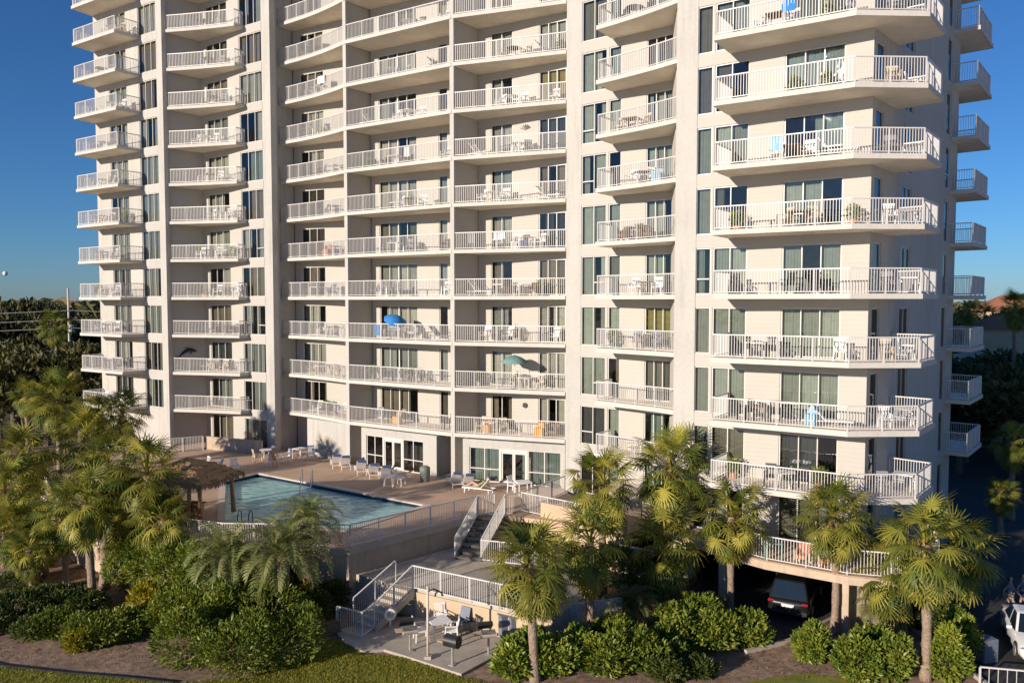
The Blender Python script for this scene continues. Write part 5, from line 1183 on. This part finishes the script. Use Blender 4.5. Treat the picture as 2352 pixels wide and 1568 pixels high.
# ------------------------------------------------------------------ people and cars
def skin_mesh(name, joints, edges, m, parent, sub=2):
    """continuous body grown over a joint skeleton: joints name -> (point, radius)"""
    names = list(joints); me = bpy.data.meshes.new(name); idx = {n_: i for i, n_ in enumerate(names)}
    me.from_pydata([joints[n_][0] for n_ in names], [(idx[a], idx[b]) for a, b in edges], []); me.materials.append(M[m])
    o = put(name, me, parent); sk = o.modifiers.new('skin', 'SKIN')
    sk.use_smooth_shade = True
    for i, n_ in enumerate(names):
        r = joints[n_][1]; me.skin_vertices[0].data[i].radius = r if isinstance(r, tuple) else (r, r); me.skin_vertices[0].data[i].use_root = (i == 0)
    ss = o.modifiers.new('smooth', 'SUBSURF'); ss.levels = sub; ss.render_levels = sub
    return o
def mid(a, b, t=0.5): return tuple(a[i]+(b[i]-a[i])*t for i in range(3))
def person(label, loc, rz, J, top_m, low_m, hat=None, low_len=0.55, bare=False, hair_m='hair'):
    """J: pelvis, chest, neck, head, and per side shoulder/elbow/hand, hip/knee/ankle/toe (l and r), facing -Y"""
    t = thing('person', label, 'person', loc, rz)
    B = {'pelvis': (J['pelvis'], (0.135,0.11)), 'waist': (mid(J['pelvis'],J['chest'],0.5), (0.125,0.10)), 'chest': (J['chest'], (0.15,0.11)), 'neck': (J['neck'], 0.055), 'jaw': (mid(J['neck'],J['head'],0.55), 0.068), 'head': (J['head'], 0.095), 'crown': (tuple(Vector(J['head'])+(Vector(J['head'])-Vector(J['neck'])).normalized()*0.07), 0.075)}
    E_ = [('pelvis','waist'),('waist','chest'),('chest','neck'),('neck','jaw'),('jaw','head'),('head','crown')]
    for s_ in 'lr':
        B['sh'+s_] = (J['sh'+s_], 0.06); B['el'+s_] = (J['el'+s_], 0.042); B['wr'+s_] = (mid(J['el'+s_],J['ha'+s_],0.85), 0.03); B['ha'+s_] = (J['ha'+s_], (0.042,0.022))
        hd = (Vector(J['ha'+s_])-Vector(J['el'+s_])).normalized(); side = hd.cross(Vector((0,0,1))); side = side.normalized() if side.length > 0.1 else Vector((1,0,0))
        E_ += [('chest','sh'+s_),('sh'+s_,'el'+s_),('el'+s_,'wr'+s_),('wr'+s_,'ha'+s_)]
        for q in range(4):
            n_ = f'f{q}{s_}'; B[n_] = (tuple(Vector(J['ha'+s_])+hd*(0.085-0.012*abs(q-1.5))+side*(0.022*(q-1.5))), 0.009); E_.append(('ha'+s_, n_))
        B['th'+s_] = (tuple(Vector(J['ha'+s_])+hd*0.03+side*0.055), 0.010); E_.append(('wr'+s_, 'th'+s_))
        B['hi'+s_] = (J['hi'+s_], 0.088); B['kn'+s_] = (J['kn'+s_], 0.058); B['ca'+s_] = (mid(J['kn'+s_],J['an'+s_],0.35), 0.055); B['an'+s_] = (J['an'+s_], 0.038); B['to'+s_] = (J['to'+s_], (0.042,0.026))
        E_ += [('pelvis','hi'+s_),('hi'+s_,'kn'+s_),('kn'+s_,'ca'+s_),('ca'+s_,'an'+s_),('an'+s_,'to'+s_)]
    skin_mesh('body', B, E_, 'skin', t)
    # face: nose and ears
    h = Vector(J['head']); face = Vector(J.get('face', (0,-1,0))).normalized(); up = (h-Vector(J['neck'])).normalized(); rt = face.cross(up).normalized()
    MB().lathe([(0.016,0),(0.012,0.02),(0.003,0.03)],6).build('nose','skin',t).location = tuple(h+face*0.085-up*0.01)
    for s_ in (-1,1):
        MB().lathe([(0.010,-0.004),(0.011,0),(0.006,0.006)],8).build('eye','hair',t).location = tuple(h+face*0.086+rt*s_*0.034+up*0.018)
        MB().cbox(tuple(h+rt*s_*0.098-face*0.0),(0.02,0.035,0.055)).build('ear','skin',t,bevel=0.008)
    hp = {'a': (tuple(h-face*0.030+up*0.055), 0.092), 'b': (tuple(h-face*0.055-up*0.01), 0.085), 'c': (tuple(h-face*0.06-up*0.10), 0.05)}
    skin_mesh('hair', hp, [('a','b'),('b','c')], hair_m, t, 1)
    if not bare:
        C = {k_: (B[k_][0], tuple(x+0.018 for x in (B[k_][1] if isinstance(B[k_][1], tuple) else (B[k_][1],)*2))) for k_ in ('pelvis','waist','chest')}
        Ec = [('pelvis','waist'),('waist','chest')]
        for s_ in 'lr': C['sh'+s_] = (B['sh'+s_][0], 0.075); C['sl'+s_] = (mid(B['sh'+s_][0], B['el'+s_][0], 0.6), 0.062); Ec += [('chest','sh'+s_),('sh'+s_,'sl'+s_)]
        skin_mesh('shirt', C, Ec, top_m, t, 1)
    C = {'pelvis': (B['pelvis'][0], (0.16,0.13))}; Ec = []
    for s_ in 'lr': C['hi'+s_] = (B['hi'+s_][0], 0.108); C['le'+s_] = (mid(B['hi'+s_][0], B['kn'+s_][0], low_len), 0.09); Ec += [('pelvis','hi'+s_),('hi'+s_,'le'+s_)]
    skin_mesh('shorts', C, Ec, low_m, t, 1)
    if hat: MB().lathe([(0.20,0.0),(0.19,0.02),(0.115,0.035),(0.11,0.11),(0.07,0.14),(0.01,0.145)],14).build('hat', hat, t, True).location = tuple(h+up*0.055)
    return t
def stand(stride=0.0, arm=0.15):
    J = {'pelvis': (0,0,0.95), 'chest': (0,-0.01,1.27), 'neck': (0,0,1.48), 'head': (0,-0.02,1.64)}
    for s_, x, k in (('l',1,1),('r',-1,-1)):
        J['sh'+s_] = (0.18*x,0,1.42); J['el'+s_] = (0.25*x,0.05-arm*k*0.8,1.14); J['ha'+s_] = (0.25*x,-0.08-arm*k*1.4,0.92)
        J['hi'+s_] = (0.09*x,0,0.90); J['kn'+s_] = (0.10*x,-0.05-stride*k*0.55,0.49); J['an'+s_] = (0.10*x,0.0-stride*k,0.09); J['to'+s_] = (0.11*x,-0.15-stride*k,0.035)
    return J
def seated():
    J = {'pelvis': (0,0.10,0.52), 'chest': (0,0.10,0.86), 'neck': (0,0.08,1.07), 'head': (0,0.05,1.22)}
    for s_, x in (('l',1),('r',-1)):
        J['sh'+s_] = (0.18*x,0.10,1.01); J['el'+s_] = (0.27*x,-0.05,0.78); J['ha'+s_] = (0.22*x,-0.30,0.74)
        J['hi'+s_] = (0.10*x,0.04,0.50); J['kn'+s_] = (0.13*x,-0.36,0.50); J['an'+s_] = (0.13*x,-0.40,0.09); J['to'+s_] = (0.14*x,-0.56,0.035)
    return J
def reclined():
    J = {'pelvis': (0,0.12,0.46), 'chest': (0,0.36,0.66), 'neck': (0,0.52,0.82), 'head': (0,0.62,0.93), 'face': (0,-0.72,0.69)}
    for s_, x in (('l',1),('r',-1)):
        J['sh'+s_] = (0.18*x,0.48,0.77); J['el'+s_] = (0.30*x,0.25,0.60); J['ha'+s_] = (0.28*x,0.0,0.46)
        J['hi'+s_] = (0.10*x,0.06,0.44); J['kn'+s_] = (0.13*x,-0.34,0.62 if x > 0 else 0.42); J['an'+s_] = (0.12*x,-0.74,0.40); J['to'+s_] = (0.12*x,-0.80,0.50)
    return J
person('bather in a white hat sitting on a white chair by the pool', D(628,1070), 0.6, seated(), 'white_cloth', 'tan_cloth', 'white_cloth', bare=True)
person('dark haired sunbather in olive swimwear reclining on a lounger', D(1100,1131), FACE+pi+1.75, reclined(), 'green_cloth', 'green_cloth', low_len=0.2)
person('walker in a grey top and pale shorts crossing the car park', tuple(G(2318,1412,GZ)), 0.9, stand(0.24, 0.2), 'grey_cloth', 'tan_cloth', low_len=0.5)
person('second walker in dark clothes just behind the one in grey', tuple(G(2347,1405,GZ)), 0.9, stand(-0.2, 0.15), 'bluegrey', 'navy', low_len=0.6)
person('figure in a tan shirt and pale trousers before the garage opening', tuple(G(1546,1405,GZ)), 0.4, stand(0.05, 0.1), 'tan_cloth', 'grey_cloth', low_len=0.95)
# cars
def car(label, loc, rz, paint, tall=1.0, suv=True):
    """car heading +Y; body, glasshouse, glazing, wheels, lamps, bumpers"""
    t = thing('parked_car', label, 'car', loc, rz); L, W = (4.6, 1.84); H0 = 0.98 if suv else 0.86; H1 = (1.66 if suv else 1.42)*tall
    # lower body lofted from sections along its length
    sec = [(-2.30,0.70,0.34,0.80),(-2.22,0.84,0.26,0.94),(-1.6,0.91,0.22,H0+0.02),(0.0,0.92,0.20,H0),(0.95,0.91,0.22,H0-0.02),(1.7,0.87,0.24,H0-0.12),(2.2,0.78,0.28,H0-0.25),(2.30,0.66,0.36,H0-0.38)]
    v = []; f = []; n = 10
    for y, w, z0, z1 in sec:
        zm = z0+(z1-z0)*0.55
        ring_ = [(-w*0.92,z0),(w*0.92,z0),(w,z0+0.12),(w*1.0,zm),(w*0.97,z1-0.10),(w*0.90,z1),(-w*0.90,z1),(-w*0.97,z1-0.10),(-w,zm),(-w,z0+0.12)]
        v += [(x, y, z) for x, z in ring_]
    for i in range(len(sec)-1): f += [(i*n+k, (i+1)*n+k, (i+1)*n+(k+1)%n, i*n+(k+1)%n) for k in range(n)]
    f += [tuple(range(n)), tuple(range(len(sec)*n-1,(len(sec)-1)*n-1,-1))]
    b = MB().add(v, f).build('body', paint, t, True, bevel=0)
    yb, yf = (-2.12, 0.95) if suv else (-1.6, 0.85); tb_, tf_ = (-1.75, 0.05) if suv else (-0.9, 0.05)
    w0, w1 = 0.83, 0.64; z0 = H0-0.03
    gv = [(-w0,yb,z0),(w0,yb,z0),(w0,yf,z0-0.03),(-w0,yf,z0-0.03),(-w1,tb_,H1),(w1,tb_,H1),(w1,tf_,H1-0.02),(-w1,tf_,H1-0.02)]
    g = MB().add(gv, [(4,5,6,7),(0,1,5,4),(1,2,6,5),(2,3,7,6),(3,0,4,7)]).build('cabin', paint, t, bevel=0.06 if suv else 0.13)
    def pane(q, name, m='car_glass', off=0.012, shrink=0.86):
        q = [Vector(p) for p in q]; c = sum(q, Vector())/len(q); nn_ = (q[1]-q[0]).cross(q[2]-q[1]).normalized()
        if nn_.dot(c-Vector((0,-0.5,1.0))) < 0: nn_ = -nn_
        a = [c+(p-c)*shrink+nn_*off for p in q]; b2 = [c+(p-c)*shrink-nn_*0.02 for p in q]; k = len(a)
        return MB().add(a+b2, [tuple(range(k)), tuple(range(2*k-1,k-1,-1))]+[(i,(i+1)%k,k+(i+1)%k,k+i) for i in range(k)]).build(name, m, t)
    G8 = [Vector(p) for p in gv]
    pane([G8[0],G8[1],G8[5],G8[4]], 'rear_window'); pane([G8[2],G8[3],G8[7],G8[6]], 'windscreen')
    for A, B_, C_, D_ in ((1,2,6,5),(3,0,4,7)):
        m0 = G8[A].lerp(G8[B_],0.52); m1 = G8[D_].lerp(G8[C_],0.52); pane([G8[A],m0,m1,G8[D_]], 'side_window', shrink=0.8); pane([m0,G8[B_],G8[C_],m1], 'side_window', shrink=0.84)
    for x in (-0.80,0.80):
        for y in (-1.42,1.42):
            wl = put('wheel', MB().tube([(x-0.11,y,0.34),(x+0.11,y,0.34)],0.34,18).mesh('wheel','rubber',False), t)
            put('rim', MB().tube([(x*1.145-0.02,y,0.34),(x*1.145+0.02,y,0.34)],0.22,14).mesh('rim','steel'), wl)
        MB().cbox((x*0.88,-2.24,0.84),(0.26,0.14,0.12)).build('tail_lamp','red_lens',t,bevel=0.03)
        MB().cbox((x*0.86,2.17,0.64),(0.34,0.22,0.13),rz=-0.25*x/abs(x)).build('headlamp','plate',t,bevel=0.03)
        MB().cbox((x*1.23,0.62,H0+0.08),(0.20,0.10,0.13)).build('mirror',paint,t,bevel=0.03)
    MB().cbox((0,-2.29,0.44),(1.62,0.12,0.20)).build('bumper','rubber',t,bevel=0.04); MB().cbox((0,2.27,0.40),(1.5,0.12,0.18)).build('bumper',paint,t,bevel=0.04)
    MB().cbox((0,2.29,0.55),(0.95,0.05,0.14)).build('grille','dark_metal',t); MB().cbox((0,-2.31,0.72),(0.52,0.02,0.13)).build('licence_plate','plate',t)
    MB().cbox((0,-2.30,0.83),(1.1,0.03,0.04)).build('trim','chrome',t)
    return t
hd = math.atan2(-0.47, 0.88)
pc = G(1812,1428,GZ); car('black suv with red tail lamps parked under the corner terrace', (pc.x+1.02, pc.y+2.05, GZ+0.006), hd, 'car_black')
pw = G(2352,1512,GZ); car('white car cut by the right picture edge behind the low white fence', (pw.x+1.05, pw.y+1.0, GZ+0.006), pi-0.4, 'car_white', suv=False)
# low white fence in front of it
f0 = G(2250,1575,GZ); ft = railing('low white fence in the lower right corner before the white car', [(f0.x,f0.y),(f0.x+3.2,f0.y-0.7)], [GZ,GZ], step=0.30, height=0.72)
# grey utility box by the yellowish hedge
ub = G(2262,1515,GZ); tag(MB().cbox((ub.x,ub.y,GZ+0.45),(0.7,0.6,0.9),0.3).build('utility_box','bluegrey',bevel=0.04), 'grey utility box between the yellowish hedge and the white car', 'utility box')
# ------------------------------------------------------------------ background: woods, houses, wires, moon
rb = random.Random(55)
def oak_crown(seed, n=2300, leaf=0.55, m='oak'):
    rng = random.Random(seed); lobes = []
    for i in range(9):
        a = i*2.4; r = 0.25+2.3*math.sqrt(i/9); lobes.append((r*cos(a), r*sin(a), rng.uniform(-0.6,1.5)-0.25*r, rng.uniform(1.5,2.2), rng.uniform(1.5,2.2), rng.uniform(1.0,1.5)))
    return leaf_cloud(lobes, n, leaf, rng, 0.6, 0.5, -9).mesh('crown', m)
OAKS = [oak_crown(900+i) for i in range(5)]
def oak_trunk(h, seed):
    rng = random.Random(seed); mb = MB(); mb.tube([(0,0,-0.2),(0.1,0.05,h*0.35),(0.05,0.1,h*0.62)], [0.32,0.24,0.17], 8)
    for i in range(5):
        a = i*1.26+rng.uniform(-.3,.3); mb.tube([(0.06,0.08,h*0.5),(1.0*cos(a),1.0*sin(a),h*0.72),(2.2*cos(a),2.2*sin(a),h*0.9)], [0.12,0.08,0.03], 6)
    return mb.mesh('trunk', 'bark')
GOLD = [oak_crown(950+i, m='sunlit_oak') for i in range(2)]
TR = [oak_trunk(6.0, 1), oak_trunk(6.0, 2)]
def oak(x, y, h, spread, label, group, gold=False):
    i = rb.randrange(5); t = thing('oak_tree', label, 'tree', (x, y, GZ-0.25), rb.uniform(0, 6.28), group)
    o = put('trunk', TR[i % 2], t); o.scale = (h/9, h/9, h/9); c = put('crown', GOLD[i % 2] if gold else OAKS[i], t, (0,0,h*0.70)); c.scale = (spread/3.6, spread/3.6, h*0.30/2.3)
def wood(n, xr, yr, hr, label, group, spread=(3.5,5.5), gold=False):
    pts = []; tries = 0
    while len(pts) < n and tries < 4000:
        tries += 1; y = rb.uniform(*yr); x = rb.uniform(*xr)*y
        if all((x-a)**2+(y-b)**2 > 14 for a, b in pts): pts.append((x, y))
    for x, y in pts: oak(x, y, rb.uniform(*hr), rb.uniform(*spread), label, group, gold)
wood(26, (-0.74,-0.535), (72,100), (7.5,10.5), 'dark live oak in the near wood left of the tower', 'near wood left of the tower')
wood(22, (-0.72,-0.50), (105,150), (11.0,14.2), 'live oak with sunlit top far left, below the skyline', 'far wood left of the tower')
wood(20, (0.53,0.74), (62,88), (6.0,9.5), 'shaded tree in the dark wood right of the tower', 'shaded wood right of the tower')
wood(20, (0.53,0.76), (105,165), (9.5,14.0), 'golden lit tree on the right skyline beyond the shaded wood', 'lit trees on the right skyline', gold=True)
# far treeline out to the horizon
tl = MB(); rt_ = random.Random(8)
for i in range(1500):
    y = 160*math.exp(rt_.random()*1.9); sgn = -1 if rt_.random() < 0.5 else 1; x = y*sgn*rt_.uniform(0.35,1.15); h = rt_.uniform(8,14); r = rt_.uniform(4,7)
    for j in range(26):
        u = rt_.uniform(-0.3,1); a = rt_.uniform(0,6.28); q = math.sqrt(max(0,1-u*u)); p = Vector((x+r*q*cos(a), y+r*q*sin(a), GZ+h*0.6+h*0.4*u)); s_ = rt_.uniform(1.2,2.6)
        d1 = Vector((rt_.uniform(-1,1),rt_.uniform(-1,1),rt_.uniform(-.6,.6))).normalized(); d2 = d1.cross(Vector((rt_.uniform(-1,1),rt_.uniform(-1,1),rt_.uniform(-1,1)))).normalized()
        tl.add([p-d1*s_,p+d2*s_*0.7,p+d1*s_,p-d2*s_*0.7], [(0,1,2,3)]); tl.t.append(rt_.random())
tag(tl.build('treeline', 'oak'), 'distant woods running along the horizon on both sides', 'woods', kind='stuff')
# palms and houses in the distance
palm_y('lone dark palm against the sky at the right edge', 2332, 705, 78, 42)
palm_y('sunlit palm beyond the rear balconies at the right edge', 2328, 1012, 50, 52)
palm_y('palm crown at the right edge below the rear balconies, in half shade', 2300, 1130, 47, 45)
palm_y('distant palm in the wood behind the utility pole', 128, 742, 82, 45)
palm_y('small palm lost in the dark wood left of the tower', 60, 905, 66, 40)
palm_y('distant palm on the skyline by the rear balconies', 2225, 715, 95, 30)
palm_y('distant palm next to the skyline palm behind the rear stack', 2262, 722, 100, 30)
def house(label, c, w, d, h, rz, wall_m, roof_m, hip=1.8, wins=4, storeys=1):
    t = thing('house', label, 'house', c, rz)
    MB().box(-w/2,-d/2,0,w/2,d/2,h).build('wall', wall_m, t); e = 0.5
    rv = [(-w/2-e,-d/2-e,h),(w/2+e,-d/2-e,h),(w/2+e,d/2+e,h),(-w/2-e,d/2+e,h),(-w/2+d*0.42,0,h+hip),(w/2-d*0.42,0,h+hip)]
    MB().add(rv, [(0,1,5,4),(1,2,5),(2,3,4,5),(3,0,4),(3,2,1,0)]).build('roof', roof_m, t)
    for s_ in range(storeys):
        for i in range(wins):
            x = -w/2+w*(i+0.5)/wins; z = s_*2.9+1.0; wn_ = MB().box(x-0.6,-d/2-0.05,z,x+0.6,-d/2-0.01,z+1.4).build('window','frame',t); MB().box(x-0.5,-d/2-0.06,z+0.1,x+0.5,-d/2-0.052,z+1.3).build('pane','car_glass',wn_)
    return t
p = GY(40,735,118); house('house with a blue grey metal roof among the left trees', (p.x,p.y,GZ-0.2), 17, 9, 9.6, 0.15, 'tan_wall', 'blue_roof', 2.2, 5, 3)
p = GY(2325,760,96); house('tan stucco house with arched porch by the lone dark palm', (p.x,p.y,GZ-0.2), 10, 8, 10.8, -0.5, 'tan_wall', 'tile_roof', 1.6, 4, 3)
p = GY(2345,690,150); house('house with terracotta tile roof on the right skyline', (p.x,p.y,GZ-0.2), 15, 10, 12.2, -0.3, 'tan_wall', 'tile_roof', 3.0, 5, 4)
p = GY(2278,790,92); house('low pale house seen past the rear balcony rail', (p.x,p.y,GZ-0.2), 7, 6, 7.6, -0.4, 'coping', 'tan_wall', 0.8, 5, 2)
# utility pole and wires
up_ = GY(157,700,95); pole = thing('utility_pole', 'tall pale utility pole rising above the left wood', 'utility pole', (up_.x, 95, GZ), 0)
MB().tube([(0,0,0),(0,0,15.4)], [0.17,0.11], 10).build('pole', 'coping', pole, True); MB().cbox((0,0,14.0),(2.2,0.1,0.12)).build('crossarm', 'wood', pole)
for x in (-1.0,0,1.0): MB().lathe([(0.04,14.06),(0.07,14.15),(0.03,14.28)],8).build('insulator','dark_metal',pole)
MB().lathe([(0.25,10.2),(0.28,10.3),(0.28,11.0),(0.2,11.1)],12,(0.3,0,0)).build('transformer','steel',pole)
for i, (py, lab) in enumerate(((712,'uppermost'),(733,'middle'),(752,'lowest'))):
    z = GY(157,py,94.8).z; pts = []
    for j in range(25): x = up_.x-46+80*j/24; u = ((x-up_.x) % 46)/46; pts.append((x, 94.75-0.06*i, z-0.7*4*u*(1-u)))
    tag(MB().tube(pts, 0.035, 5).build('power_line', 'steel'), f'{lab} of three power lines crossing the left wood', 'power line', 'power lines left of the tower')
# day moon
md = Vector(_ray(12,628)); o = MB(); n1, n2 = 24, 14; prof = [(15*sin(pi*i/n2)+1e-3, -15*cos(pi*i/n2)) for i in range(n2+1)]
mo = o.lathe(prof, n1).build('moon', 'moon', None, True); mo.location = tuple(Vector((0,0,CZ))+md*5200); tag(mo, 'small white daytime moon low in the sky left of the tower', 'moon')
